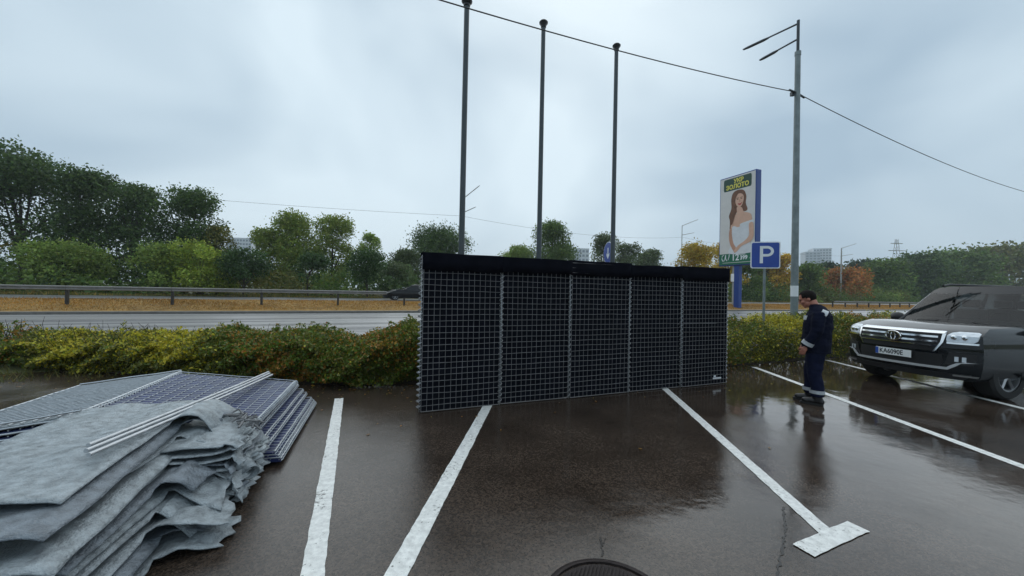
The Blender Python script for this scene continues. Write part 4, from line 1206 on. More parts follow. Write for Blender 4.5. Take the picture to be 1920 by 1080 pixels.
# grey cloth bundle: a slumped stack of thick sheets with flaps hanging out at the side
QX, QY = 0.33, -0.944
def tri(x): return 2 * abs(x - math.floor(x + 0.5))
def sheet(parent, R0, z, smin, smax, wmin, flap, flap_s, seed, droop, arch, nds=0.05, fold=True):
    """one stiff sheet: long straight folds along its length, a creased flap with cut corners sticking out at the side"""
    P0 = Vector((R0[0], R0[1], 0))
    g = random.Random(int(seed * 100))
    ya = g.uniform(-0.10, 0.10)
    q = Vector((QX, QY, 0)); q = Vector((q.x * math.cos(ya) - q.y * math.sin(ya), q.x * math.sin(ya) + q.y * math.cos(ya), 0)); b = Vector((-q.y, q.x, 0))
    skew, c1, d1, c2, d2 = g.uniform(-0.10, 0.14), g.uniform(0.25, 0.6), g.uniform(0.1, 0.8), g.uniform(0.3, 0.8), g.uniform(-0.5, 0.5)
    corner = g.choice((0.0, 0.0, 0.35, -0.3)); jag = [g.uniform(-0.05, 0.05) for _ in range(40)]
    ss = np.arange(smin, smax + 1e-6, nds)
    wsn = list(np.linspace(wmin, -0.15, 13)) + [-0.11, -0.075, -0.045, -0.02, 0.0] + list(np.linspace(flap / 9, flap, 9))
    vs, fs, grid = [], [], {}
    ph = seed * 1.7
    for i, s in enumerate(ss):
        for j, w in enumerate(wsn):
            if w > 0 and not (flap_s[0] <= s <= flap_s[1]): continue
            p = P0 + q * s + b * w
            warp = 0.10 * fnoise((s * 0.6, w, seed), 1.5)
            zz = z + (0.020 * tri((w + warp) * 2.6 + ph) - 0.008) + 0.024 * fnoise((s * 0.9, w * 1.6, seed * 0.7), 2.2)
            zz += 0.010 * abs(fnoise((s * 2.0, w * 2.0, seed + 9), 3.2))
            if w <= 0:
                if s > flap_s[1] or s < flap_s[0]:
                    e = max(0.0, 1 + w / 0.09)
                    if fold: zz -= 0.026 * e * e
                p += b * (0.035 * fnoise((s, seed, 0), 2.0)) * max(0.0, 1 + w / 0.3)
            else:
                x = w / flap
                se = (s - flap_s[0]) / (flap_s[1] - flap_s[0])
                zz += arch * math.sin(math.pi * min(1, x * 1.1)) * (0.3 + 0.7 * se) - droop * x ** 1.3 * (0.6 + 0.6 * se)
                zz -= d1 * 0.22 * max(0.0, x + 0.35 * se - c1 - 0.35 * 0.5) * flap / 0.3 * 0.5
                zz += d2 * 0.10 * max(0.0, se - c2) * x
                zz += 0.012 * tri(x * 1.3 + se * 0.9 + ph) + 0.016 * fnoise((s * 3, w * 3, seed), 3.0) + 0.010 * tri(x * 2.1 - se * 1.7 + ph * 0.6)
                p += q * (skew * x) * se + b * (jag[i % 40] * 0.7 * x) + b * corner * (se - 0.5) * 0.22 * x
            zz = max(zz, 0.012 + 0.006 * fnoise((s, w, seed), 9.0))
            grid[i, j] = len(vs); vs.append((p.x, p.y, zz))
    for i in range(len(ss) - 1):
        for j in range(len(wsn) - 1):
            k = [(i, j), (i + 1, j), (i + 1, j + 1), (i, j + 1)]
            if all(a in grid for a in k): fs.append(tuple(grid[a] for a in k))
    vs = [tuple(Vector(v) - Vector(parent.location)) for v in vs]
    me = bpy.data.meshes.new("cloth_sheet"); me.from_pydata(vs, [], fs); me.update()
    o = link("cloth_sheet", me, M['slate_cloth'] if int(seed * 10) % 4 == 1 else M['grey_cloth'], parent, smooth=True)
    me.set_sharp_from_angle(angle=R(24))
    so = o.modifiers.new("thickness", 'SOLIDIFY'); so.thickness = 0.007; so.offset = 1
    return o
pile = empty("grey_cloth_pile", (-2.4, 2.4, 0)); tag(pile, "slumped stack of grey cloth sheets with curling flaps in the near corner", "cloth pile")
NL = 11
rr = random.Random(5)
for k in range(NL):
    f = k / (NL - 1)
    R0 = (-2.58 + 0.64 * f + rr.uniform(-.035, .035), 2.88 - 0.86 * f + rr.uniform(-.03, .03))
    z = 0.555 - 0.51 * f + (rr.uniform(-.012, .012) if k else 0)
    sheet(pile, R0, z, -0.55 if k < 2 else -0.42, rr.uniform(0.75, 1.3), -0.80 if k == 0 else -rr.uniform(0.45, 0.75), [0.31, 0.22, 0.33, 0.25, 0.34, 0.20, 0.31, 0.26, 0.34, 0.22, 0.30, 0.18, 0.24][k],
          (-0.36 - rr.uniform(0, .1), rr.uniform(-.16, .16)), 3 + k * 2.3, [0.19, 0.03, 0.10, 0.0, 0.12, 0.02, 0.07, 0.13, 0.03, 0.09, 0.02, 0.05, 0.02][k], [0.085, 0.02, 0.0, 0.05, 0.0, 0.03, 0.0, 0.0, 0.03, 0.0, 0.0, 0.0, 0.0][k])
bun = empty("pleated_cloth_bundle", (-2.3, 3.1, 0)); tag(bun, "small bundle of tightly pleated grey cloth between the cloth stack and the mesh units", "cloth bundle")
for k in range(10):
    f = k / 9
    sheet(bun, (-2.16 + 0.10 * f + rr.uniform(-.015, .015), 2.98 - 0.05 * f), 0.43 - 0.385 * f, -0.42, 0.30, -0.45, 0.06, (-0.42, 0.30), 40 + k * 1.9, 0.03, 0.0)
def curl(parent, c, axis, r, L, turns, name="rolled_end"):
    axis = Vector(axis).normalized(); s = axis.cross(Vector((0, 0, 1))).normalized(); u = s.cross(axis)
    vs, fs = [], []; n = 30
    for i in range(n + 1):
        a = 2 * math.pi * turns * i / n
        rad = r * (1 - 0.35 * i / n)
        for j in (0, 1, 2):
            p = Vector(c) + axis * (L * (j / 2 - 1)) + s * math.cos(a) * rad * (1 + 0.12 * j) + u * math.sin(a) * rad * (1 + 0.05 * j)
            vs.append(tuple(p - Vector(parent.location)))
    for i in range(n):
        for j in (0, 1):
            fs.append((3 * i + j, 3 * i + 3 + j, 3 * i + 4 + j, 3 * i + 1 + j))
    me = bpy.data.meshes.new(name); me.from_pydata(vs, [], fs); me.update()
    o = link(name, me, M['grey_cloth'], parent, smooth=True)
    so = o.modifiers.new("thickness", 'SOLIDIFY'); so.thickness = 0.005
curl(bun, (-1.96, 2.86, 0.17), (0.80, -0.50, -0.25), 0.052, 0.42, 1.25)
curl(bun, (-2.00, 2.74, 0.10), (0.62, -0.72, -0.2), 0.050, 0.40, 1.3)
curl(bun, (-2.06, 2.82, 0.22), (0.70, -0.62, -0.25), 0.030, 0.34, 1.4)
cr = MB()
for k in range(16):
    a = Vector((-2.45 + 0.03 * k, 3.30 - 0.025 * k, 0.46 + rr.uniform(0, .05)))
    cr.tube([tuple(a - Vector(bun.location)), tuple(a + Vector((rr.uniform(-.08, .08), rr.uniform(-.08, .08), rr.uniform(0, .03))) - Vector(bun.location)), tuple(a + Vector((rr.uniform(-.12, .12), rr.uniform(-.1, .1), rr.uniform(-.03, .0))) - Vector(bun.location))], 0.009, 5)
cr.build("crumpled_wire", M['galv_dull'], bun, smooth=True)

for i, (off, dz, lab) in enumerate((((0.0, 0.0), 0.0, "uppermost bright steel rod lying diagonally across the pile"),
                                    ((0.055, 0.0), -0.006, "middle steel rod of the three laid across the pile"),
                                    ((0.115, 0.02), -0.012, "lowest steel rod of the three, nearest the grey flaps"))):
    root = empty("steel_rod", (-3.22 + off[0], 4.98 + off[1] - 0.06 * i, 0.455 + dz)); tag(root, lab, "steel rod", "steel rods on the pile")
    e = Vector((0.73, -2.76, 0.18))
    MB().tube([(0, 0, 0), tuple(e * 0.3 + Vector((0, 0, -.008))), tuple(e * 0.65 + Vector((0, 0, -.006))), tuple(e)], 0.0125, 10).build("rod", M['galv'], root, smooth=True)
    MB().tube([(0, 0, 0), tuple(e * 0.012)], 0.015, 10).build("end_cap", M['galv'], root, smooth=True)

# ------------------------------------------------------------------ manhole cover
mh = empty("manhole_cover", (0.535, 1.905, 0)); mh.scale = (0.95, 0.95, 1); tag(mh, "round cast iron manhole cover with parallel ridges in the wet asphalt", "manhole cover")
MB().lathe([(0.37, -0.02), (0.37, 0.006), (0.36, 0.012), (0.335, 0.012), (0.330, -0.02)], 48).build("frame", M['iron'], mh, smooth=True)
lid = MB().lathe([(0.01, -0.02), (0.322, -0.02), (0.322, 0.004), (0.01, 0.0045)], 48).build("lid", M['iron'], mh)
for k in range(-14, 15):
    x = k * 0.0215; hl = math.sqrt(max(0.0, 0.305 ** 2 - x * x))
    if hl < 0.03: continue
    a = R(66)
    o = MB().box((0, 0, 0.009), (hl * 2, 0.011, 0.010)).build("rib", M['iron'], lid, bevel=0.002, seg=1)
    o.rotation_euler = (0, 0, a); o.location = (-math.sin(a) * x, math.cos(a) * x, 0)

# ------------------------------------------------------------------ the man
M['skin'] = mat("skin", (0.42, 0.17, 0.115), 0.5, var=0.18, scale=18)
M['hair'] = mat("dark_hair", (0.010, 0.007, 0.006), 0.8, spec=0.15, var=0.4, scale=60, bump=0.3, bscale=160)
M['jacket'] = mat("navy_work_jacket", (0.0055, 0.0075, 0.020), 0.85, spec=0.12, var=0.3, scale=9, bump=0.25, bscale=70)
M['trousers'] = mat("navy_work_trousers", (0.0075, 0.0105, 0.030), 0.85, spec=0.12, var=0.3, scale=9, bump=0.25, bscale=70)
M['reflective'] = mat("grey_reflective_tape", (0.50, 0.52, 0.54), 0.4, metal=0.2, var=0.12, scale=30)
M['boot'] = mat("black_boot_leather", (0.010, 0.009, 0.009), 0.4, var=0.3)
M['emblem'] = mat("pale_emblem_patch", (0.55, 0.56, 0.55), 0.6, var=0.3, scale=60)
man = empty("person", (4.63, 5.66, 0), math.atan2(0.64, -0.77))
tag(man, "man in navy work clothes with grey reflective patches looking down beside the barrier", "person")
def ering(cx, cy, z, rx, ry, n=20, tilt=0.0):
    return [(cx + rx * math.cos(2 * math.pi * j / n), cy + ry * math.sin(2 * math.pi * j / n), z + tilt * math.cos(2 * math.pi * j / n) * rx) for j in range(n)]
HC = Vector((0.115, 0.0, 1.575)); HP_ = Matrix.Rotation(R(24), 3, 'Y')
def hd(x, y, z):
    v = HP_ @ Vector((x, y, z)); return (HC.x + v.x, HC.y + v.y, HC.z + v.z)
b = MB()
b.ellipsoid(hd(-0.005, 0, 0.025), (0.100, 0.078, 0.098), rot=HP_)
b.ellipsoid(hd(0.030, 0, -0.050), (0.066, 0.060, 0.072), rot=HP_)
b.ellipsoid(hd(0.070, 0, -0.098), (0.026, 0.030, 0.022), rot=HP_)          # chin
b.ellipsoid(hd(0.088, 0, 0.030), (0.018, 0.052, 0.014), rot=HP_)           # brow
b.tube([hd(0.094, 0, 0.018), hd(0.112, 0, -0.012), hd(0.122, 0, -0.030)], [0.010, 0.013, 0.016], 8)   # nose
b.ellipsoid(hd(0.100, 0, -0.036), (0.016, 0.019, 0.010), rot=HP_)
b.ellipsoid(hd(0.092, 0, -0.060), (0.012, 0.026, 0.007), rot=HP_)          # lips
b.ellipsoid(hd(0.090, 0, -0.070), (0.012, 0.024, 0.007), rot=HP_)
for sy in (-1, 1):
    b.ellipsoid(hd(0.062, sy * 0.042, -0.025), (0.030, 0.026, 0.026), rot=HP_)   # cheek
    b.ellipsoid(hd(-0.012, sy * 0.079, -0.005), (0.024, 0.010, 0.033), rot=HP_)  # ear
b.tube([hd(-0.035, 0, -0.04), (0.035, 0, 1.47), (0.0, 0, 1.36)], [0.060, 0.064, 0.085], 14)
b.rings([ering(0, 0, 0.86, .12, .15), ering(0.0, 0, 1.0, .13, .155), ering(-.01, 0, 1.2, .135, .165), ering(-.01, 0, 1.36, .115, .18), ering(0, 0, 1.42, .07, .11)])
def arm_pts(sy):
    return ([(-0.025, sy * 0.19, 1.375), (-0.005, sy * 0.245, 1.10), (0.125, sy * 0.215, 0.875)] if sy > 0 else
            [(-0.005, sy * 0.19, 1.375), (0.0, sy * 0.25, 1.10), (0.12, sy * 0.22, 0.875)])
for sy in (1, -1):
    A = arm_pts(sy)
    b.tube(A, [0.050, 0.042, 0.030], 12)
    w = Vector(A[2]); d = (w - Vector(A[1])).normalized(); d = (d + Vector((0.0, 0, -0.55))).normalized()
    sd = Vector((1, 0, 0)) - d * d.x; sd.normalize(); nrm = d.cross(sd)
    pc = w + d * 0.055
    b.ellipsoid(tuple(pc), (0.020, 0.040, 0.052), rot=Matrix((nrm, sd, d)).transposed())
    inw = Vector((0, -sy, 0))
    for i, (off, ln) in enumerate(((0.030, 0.072), (0.011, 0.080), (-0.009, 0.075), (-0.028, 0.058))):
        r0 = pc + d * 0.040 + sd * off
        m1 = r0 + d * ln * 0.5 + inw * 0.012; e1 = m1 + (d * 0.45 + inw * 0.75).normalized() * ln * 0.5
        b.tube([tuple(r0 - d * .01), tuple(m1), tuple(e1)], [0.0105, 0.0098, 0.0085], 7)
    r0 = pc - d * 0.015 + sd * 0.036
    b.tube([tuple(r0), tuple(r0 + sd * 0.022 + d * 0.03 + inw * .01), tuple(r0 + sd * 0.018 + d * 0.062 + inw * 0.022)], [0.014, 0.011, 0.009], 7)
FEET = {1: (0.00, 0.095), -1: (0.09, -0.10)}
for sy in (1, -1):
    fx, fy = FEET[sy]
    b.tube([(0.0, sy * 0.085, 0.90), (0.03 + fx * .4, fy, 0.50), (fx - 0.02, fy, 0.09)], [0.080, 0.055, 0.036], 12)
    b.ellipsoid((fx + 0.04, fy, 0.052), (0.085, 0.030, 0.024))
body = b.build("body", M['skin'], man); remesh(body, 0.0065, 4, 0.5)
# hair: a cap over the back and top of the head
hb = MB(); hb.ellipsoid(hd(-0.012, 0, 0.030), (0.101, 0.080, 0.101), 28, 18, rot=HP_)
hm = hb.mesh("hair")
bm = bmesh.new(); bm.from_mesh(hm)
inv = HP_.transposed()
kill = []
for f in bm.faces:
    v = inv @ (f.calc_center_median() - HC)
    if (v.x > 0.045 and v.z < 0.092) or v.z < -0.035 or (v.x > 0.018 and v.z < 0.036) or (v.x > -0.02 and v.z < 0.012): kill.append(f)
bmesh.ops.delete(bm, geom=kill, context='FACES'); bm.to_mesh(hm); bm.free()
h = link("hair", hm, M['hair'], man, smooth=True); so = h.modifiers.new("thickness", 'SOLIDIFY'); so.thickness = 0.010; so.offset = 0.6
for sy in (-1, 1):
    MB().ellipsoid(hd(0.084, sy * 0.030, 0.012), (0.010, 0.014, 0.008), 10, 6, rot=HP_).build("eye", M['ink'], man, smooth=True)
    MB().ellipsoid(hd(0.098, sy * 0.030, 0.036), (0.008, 0.024, 0.006), 10, 6, rot=HP_).build("eyebrow", M['hair'], man, smooth=True)
# trousers
t = MB()
t.rings([ering(0.0, 0, 0.72, .10, .12), ering(0.0, 0, 0.80, .148, .180), ering(0, 0, 0.90, .150, .185), ering(0, 0, 1.0, .14, .175)])
for sy in (1, -1):
    fx, fy = FEET[sy]
    t.tube([(0.0, sy * 0.09, 0.86), (0.015 + fx * .25, fy * 1.02, 0.66), (0.02 + fx * .5, fy, 0.46), (fx * .85 - 0.015, fy, 0.28), (fx - 0.02, fy, 0.125)], [0.118, 0.108, 0.092, 0.084, 0.086], 16)
tr = t.build("trousers", M['trousers'], man); remesh(tr, 0.014, 5, 0.5)
j = MB()
j.rings([ering(0.0, 0, 0.77, .175, .215), ering(0.005, 0, 0.90, .180, .222), ering(0.0, 0, 1.05, .178, .222), ering(-0.012, 0, 1.2, .182, .232), ering(-0.025, 0, 1.33, .162, .225), ering(-0.015, 0, 1.42, .118, .155), ering(0.012, 0, 1.475, .086, .092), ering(0.022, 0, 1.50, .076, .082)])
for sy in (1, -1):
    A = arm_pts(sy); A = [(A[0][0], A[0][1] * .93, A[0][2]), tuple(lerp(A[0], A[1], .5)), A[1], tuple(lerp(A[1], A[2], .5)), tuple(lerp(A[1], A[2], 1.0))]
    j.tube(A, [0.088, 0.080, 0.074, 0.068, 0.062], 16)
jk = j.build("jacket", M['jacket'], man); remesh(jk, 0.013, 4, 0.5)
for o, amp in ((jk, 0.011), (tr, 0.010)):
    for v in o.data.vertices:
        nrm = v.normal
        k = fnoise((v.co.x * 1.2, v.co.y * 1.2, v.co.z * 2.4), 5.0, 2.0) + 0.6 * fnoise((v.co.x, v.co.y, v.co.z * 2.2), 13.0, 7.0)
        v.co += nrm * amp * k
    o.data.update()
# reflective details
def band(z, cx, cy, rx, ry, h, name, tiltx=0.0):
    return MB().rings([ering(cx, cy, z - h / 2, rx, ry, 24, tiltx), ering(cx, cy, z + h / 2, rx, ry, 24, tiltx)], caps=False).build(name, M['reflective'], man, smooth=True)
for sy in (1, -1):
    fx, fy = FEET[sy]
    band(0.20, fx - 0.015, fy, 0.093, 0.093, 0.05, "ankle_band")
    A = arm_pts(sy)
    a, c = Vector(A[1]), Vector(A[2]); d = (c - a).normalized()
    p = lerp(a, c, 0.80)
    MB().tube([tuple(p - d * 0.026), tuple(p + d * 0.026)], 0.0755, 18).build("cuff_band", M['reflective'], man, smooth=True)
def patch(c, nrm, up, w, h, material, name):
    nrm = Vector(nrm).normalized(); up = Vector(up); up = (up - nrm * up.dot(nrm)).normalized(); s = up.cross(nrm)
    vs = []
    for tz in (0.004, -0.03):
        for i in range(5):
            x = (i / 4 - .5) * w
            for kz in (-.5, .5):
                vs.append(Vector(c) + s * x + up * kz * h + nrm * (tz - 0.02 * (2 * i / 4 - 1) ** 2))
    fs = [(2 * i, 2 * i + 2, 2 * i + 3, 2 * i + 1) for i in range(4)] + [(10 + 2 * i, 11 + 2 * i, 13 + 2 * i, 12 + 2 * i) for i in range(4)]
    fs += [(0, 1, 11, 10), (8, 18, 19, 9)] + [(2 * i, 10 + 2 * i, 12 + 2 * i, 2 * i + 2) for i in range(4)] + [(2 * i + 1, 2 * i + 3, 13 + 2 * i, 11 + 2 * i) for i in range(4)]
    return MB().add(vs, fs).build(name, material, man, smooth=True)
patch((-0.095, 0.222, 1.392), (-0.35, 0.75, 0.62), (0.5, 0.3, 0.5), 0.10, 0.075, M['reflective'], "shoulder_patch")
patch((0.150, 0.115, 1.295), (0.78, 0.60, 0.1), (0, 0, 1), 0.055, 0.065, M['emblem'], "chest_badge")
for sy in (1, -1):
    fx, fy = FEET[sy]
    bt = MB()
    bt.tube([(fx - 0.015, fy, 0.20), (fx - 0.02, fy, 0.10), (fx - 0.02, fy, 0.05)], [0.066, 0.062, 0.058], 14)
    bt.ellipsoid((fx + 0.035, fy, 0.058), (0.118, 0.050, 0.050)); bt.ellipsoid((fx + 0.115, fy, 0.052), (0.062, 0.048, 0.042)); bt.ellipsoid((fx - 0.05, fy, 0.055), (0.055, 0.046, 0.052))
    bo = bt.build("boot", M['boot'], man); remesh(bo, 0.010, 4, 0.5)
    sole = [(fx + 0.05 + 0.142 * math.copysign(abs(math.cos(a)) ** .7, math.cos(a)), fy + 0.052 * math.copysign(abs(math.sin(a)) ** .8, math.sin(a))) for a in np.linspace(0, 2 * math.pi, 29)[:-1]]
    MB().prism(sole, lambda a, c, tt: (a, c, tt), 0.003, 0.030).build("sole", M['rubber'], bo)

# ------------------------------------------------------------------ cars
def wheel(parent, x, y, r, w, side):
    o = empty_wheel = MB()
    prof = [(r * .66, -w / 2), (r * .92, -w / 2), (r, -w * .36), (r, w * .36), (r * .92, w / 2), (r * .66, w / 2)]
    rings = [[(rr_ * math.cos(a), zz, rr_ * math.sin(a)) for a in np.linspace(0, 2 * math.pi, 33)[:-1]] for rr_, zz in prof]
    o.rings(rings, caps=False)
    ty = o.build("wheel", M['rubber'], parent, smooth=True); ty.location = (x, y, r)
    rim = MB()
    ys = side * w * 0.30
    circ_ = lambda rad, yy: [(rad * math.cos(a), yy, rad * math.sin(a)) for a in np.linspace(0, 2 * math.pi, 33)[:-1]]
    rim.rings([circ_(r * .67, -side * w * .45), circ_(r * .67, side * w * .46), circ_(r * .60, side * w * .46), circ_(r * .58, 0)], caps=False)
    rim.rings([circ_(r * .16, ys - side * .03), circ_(r * .16, ys + side * .03), circ_(r * .05, ys + side * .035)])
    for k in range(6):
        a = k * math.pi / 3
        rim.tube([(r * .12 * math.cos(a), ys, r * .12 * math.sin(a)), (r * .62 * math.cos(a), ys + side * .01, r * .62 * math.sin(a))], [r * .09, r * .07], 6)
    rim.build("rim", M['rim'], ty, smooth=True)
    MB().rings([circ_(r * .60, -side * w * .1), circ_(r * .05, -side * w * .1)], caps=False).build("brake_backing", M['trim'], ty)

def plan(front_fn, z, w, xr, rc=0.35, nf=17):
    """closed plan outline at height z: curved front, rounded rear"""
    pts = []
    for i in range(nf):
        y = -w + 2 * w * i / (nf - 1); pts.append((front_fn(y, z, w), y, z))
    for i in range(1, 8): pts.append((pts[nf - 1][0] + (xr + rc - pts[nf - 1][0]) * i / 7, w, z))
    for i in range(1, 5):
        a = R(90 * i / 4); pts.append((xr + rc - rc * math.sin(a), w - rc * (1 - math.cos(a)), z))
    for i in range(1, 5): pts.append((xr, (w - rc) * (1 - i / 2.5), z)) if i < 5 else None
    for i in range(0, 5):
        a = R(90 - 90 * i / 4); pts.append((xr + rc - rc * math.sin(a), -w + rc * (1 - math.cos(a)), z))
    for i in range(1, 7): pts.append((xr + rc + (pts[0][0] - xr - rc) * i / 7, -w, z))
    return pts

def carve_arches(body, xs, w, r):
    mb = MB()
    for x in xs:
        for s in (-1, 1):
            rg = [[(x + r * math.cos(a), s * yy, r * 0.90 + r * math.sin(a)) for a in np.linspace(0, 2 * math.pi, 33)[:-1]] for yy in (w * 0.62, w * 1.2)]
            mb.rings(rg if s > 0 else rg[::-1])
    cut = mb.build("arch_cutter", None)
    bo = body.modifiers.new("arches", 'BOOLEAN'); bo.operation = 'DIFFERENCE'; bo.object = cut; bo.solver = 'EXACT'
    baked(body)
    bpy.data.objects.remove(cut)

# --- off-road car at the right
suv = empty("offroad_car", (7.00, 6.82, 0), math.atan2(-0.19, -0.98))
tag(suv, "dark grey off-road car with chrome grille facing the man", "car")
SW = 0.985
def sfront(y, z, w=SW):
    k = abs(y) / SW
    x = -0.30 * k ** 2.6 - 0.30 * max(0, z - 0.86) ** 1.35 - 0.16 * max(0.0, 0.52 - z)
    if z > 1.03: x -= 5.4 * (z - 1.03) ** 1.35
    return x
lv = [(0.30, .90, -4.75), (0.36, .95, -4.85), (0.50, .975, -4.92), (0.62, .985, -4.95), (0.80, .985, -4.95), (0.95, .975, -4.95), (1.03, .965, -4.94), (1.08, .945, -4.93), (1.12, .92, -4.92), (1.16, .885, -4.9), (1.185, .85, -4.88)]
mb = MB(); mb.rings([plan(sfront, z, w, xr) for z, w, xr in lv])
sb = mb.build("body", M['car_paint'], suv, smooth=True)
carve_arches(sb, (-0.92, -3.77), SW, 0.47)
sb.data.polygons.foreach_set("use_smooth", [True] * len(sb.data.polygons)); sb.data.set_sharp_from_angle(angle=R(32))
def cabin(z): f = (z - 1.15) / 0.70; return f
def cfront(x0, x1):
    def fn(y, z, w):
        f = (z - 1.15) / 0.70
        return x0 + (x1 - x0) * f - 0.16 * (abs(y) / SW) ** 2.2
    return fn
cf = cfront(-1.38, -2.12)
mb = MB(); mb.rings([plan(cf, z, w, xr, 0.22) for z, w, xr in ((1.15, .90, -4.85), (1.30, .875, -4.82), (1.55, .80, -4.74), (1.74, .735, -4.66))])
mb.build("windows", M['tinted'], suv, smooth=True)
mb = MB(); mb.rings([ering(-1.72, 0, 1.16, .22, .78, 24), ering(-1.76, 0, 1.24, .16, .74, 24)]); mb.build("dashboard", M['trim'], suv, smooth=True)
for xs_ in (-2.55, -3.45):
    for ys_ in (-0.38, 0.38):
        st_ = MB(); st_.box((xs_, ys_, 1.27), (0.16, 0.46, 0.34)); st_ = st_.build("seat", M['trim'], suv, bevel=0.05)
        MB().box((xs_ - 0.03, ys_, 1.54), (0.10, 0.26, 0.16)).build("headrest", M['trim'], st_, bevel=0.03)
MB().tube([(-1.98 + 0.06 * math.sin(a), 0.38 + 0.18 * math.cos(a), 1.24 + 0.16 * math.sin(a)) for a in np.linspace(0, 2 * math.pi, 25)], 0.014, 6).build("steering_wheel", M['trim'], suv, smooth=True)
mb = MB(); mb.rings([plan(cf, z, w, xr, 0.22) for z, w, xr in ((1.735, .745, -4.68), (1.80, .73, -4.66), (1.86, .66, -4.58), (1.885, .50, -4.4))])
mb.build("roof", M['car_paint'], suv, smooth=True)
for s in (-1, 1):
    for (xa, za, ya), (xb, zb, yb), rad in (((-1.52, 1.15, .905), (-2.20, 1.76, .735), .04), ((-2.75, 1.15, .91), (-2.75, 1.76, .745), .035), ((-3.75, 1.15, .91), (-3.72, 1.76, .745), .04), ((-4.7, 1.15, .88), (-4.6, 1.76, .73), .07)):
        MB().tube([(xa, s * ya, za), (xb, s * yb, zb)], rad, 8).build("pillar", M['car_paint'], suv, smooth=True)
    MB().tube([(-2.2, s * .60, 1.90), (-2.4, s * .62, 1.93), (-4.2, s * .62, 1.93), (-4.4, s * .60, 1.88)], 0.022, 8).build("roof_rail", M['trim'], suv, smooth=True)
    mir = MB(); mir.ellipsoid((-1.72, s * 1.07, 1.22), (0.09, 0.13, 0.10)); mir.tube([(-1.72, s * .90, 1.16), (-1.72, s * 1.02, 1.18)], 0.03, 6)
    mir.build("mirror", M['trim'], suv, smooth=True)
    for xd in (-2.0, -3.0):
        MB().tube([(xd, s * .995, 0.92), (xd - .09, s * 1.015, 0.925), (xd - .18, s * .995, 0.92)], 0.015, 6).build("door_handle", M['chrome'], suv, smooth=True)
    for xd, xe in ((-1.50, -2.62), (-2.66, -3.62)):
        MB().box(((xd + xe) / 2, s * 0.9865, 0.72), (abs(xe - xd), 0.006, 0.62)).build("door", M['car_paint'], suv, bevel=0.003)
    MB().box((-2.35, s * 0.96, 0.36), (2.3, 0.16, 0.05)).build("side_step", M['trim'], suv, bevel=0.015)
def conform(name, rows, off, material, parent, thick=0.02, cols=14):
    """a skin piece wrapped on the car front: rows = [(z, y0, y1)]"""
    vs, fs = [], []
    for z, y0, y1 in rows:
        for i in range(cols + 1):
            y = y0 + (y1 - y0) * i / cols
            vs.append((sfront(y, z) + off, y, z))
    n = len(vs)
    vs += [(x - thick, y, z) for x, y, z in vs]
    W = cols + 1
    for k in range(len(rows) - 1):
        for i in range(cols):
            a = k * W + i
            fs += [(a, a + 1, a + W + 1, a + W), (n + a, n + a + W, n + a + W + 1, n + a + 1)]
    for i in range(cols):
        a = (len(rows) - 1) * W + i
        fs += [(i, n + i, n + i + 1, i + 1), (a, a + 1, n + a + 1, n + a)]
    for k in range(len(rows) - 1):
        a = k * W; c = k * W + cols
        fs += [(a, a + W, n + a + W, n + a), (c, n + c, n + c + W, c + W)]
    return MB().add(vs, fs).build(name, material, parent, smooth=True)
gr = conform("grille", [(0.74, -.52, .52), (0.80, -.56, .56), (0.92, -.60, .60), (1.03, -.57, .57), (1.055, -.55, .55)], 0.012, M['trim'], suv, cols=20)
conform("grille_surround", [(1.045, -.62, .62), (1.06, -.62, .62), (1.085, -.60, .60)], 0.035, M['chrome'], gr, cols=20)
for zz, hh in ((0.985, 0.030), (0.905, 0.030), (0.835, 0.020)):
    conform("grille_bar", [(zz - hh / 2, -.57, .57), (zz, -.57, .57), (zz + hh / 2, -.57, .57)], 0.034, M['chrome'], gr, cols=20)
for s in (-1, 1):
    conform("grille_side", [(0.74, s * .52, s * .545), (0.90, s * .60, s * .63), (1.05, s * .60, s * .64)][::1], 0.034, M['chrome'], gr, cols=4)
em = empty("badge", (0, 0, 0)); em.parent = suv
def ell_ring(cy, cz, ry, rz, t, x):
    pts = [(x, cy + ry * math.cos(a), cz + rz * math.sin(a)) for a in np.linspace(0, 2 * math.pi, 33)]
    return MB().tube(pts, t, 6)
bx_ = sfront(0, .945) + 0.055
MB().prism([(0.095 * math.cos(a), 0.066 * math.sin(a)) for a in np.linspace(0, 2 * math.pi, 33)[:-1]], lambda a, c, tt: (tt, a, 0.945 + c), bx_ - 0.03, bx_ - 0.006).build("badge_back", M['trim'], em)
ell_ring(0, .945, .112, .078, .015, bx_).build("badge_ring", M['chrome'], em, smooth=True)
ell_ring(0, .985, .076, .030, .009, bx_).build("badge_ring", M['chrome'], em, smooth=True)
ell_ring(0, .942, .034, .070, .009, bx_ + .001).build("badge_ring", M['chrome'], em, smooth=True)
for s in (-1, 1):
    hl = conform("headlight", [(0.915, s * .66, s * .90), (0.95, s * .65, s * .935), (1.02, s * .65, s * .945), (1.065, s * .67, s * .93), (1.085, s * .72, s * .89)], 0.012, M['lens'], suv, cols=8)
    for yy in (0.72, 0.82):
        c_ = (sfront(yy, .99) + 0.016, s * yy, 0.99)
        MB().ellipsoid(c_, (0.018, 0.042, 0.042), 14, 8).build("projector", M['chrome'], hl, smooth=True)
    conform("headlight_rim", [(0.885, s * .66, s * .95), (0.898, s * .66, s * .955), (0.912, s * .655, s * .955)], 0.018, M['chrome'], suv, cols=8)
    fg = conform("fog_pocket", [(0.55, s * .64, s * .90), (0.64, s * .66, s * .93), (0.74, s * .68, s * .93)], 0.010, M['trim'], suv, cols=6)
    for k in range(2):
        y0 = .74 + .07 * k
        conform("fog_light", [(0.60, s * y0, s * (y0 + .035)), (0.68, s * y0, s * (y0 + .035))], 0.022, M['lens'], fg, cols=2)
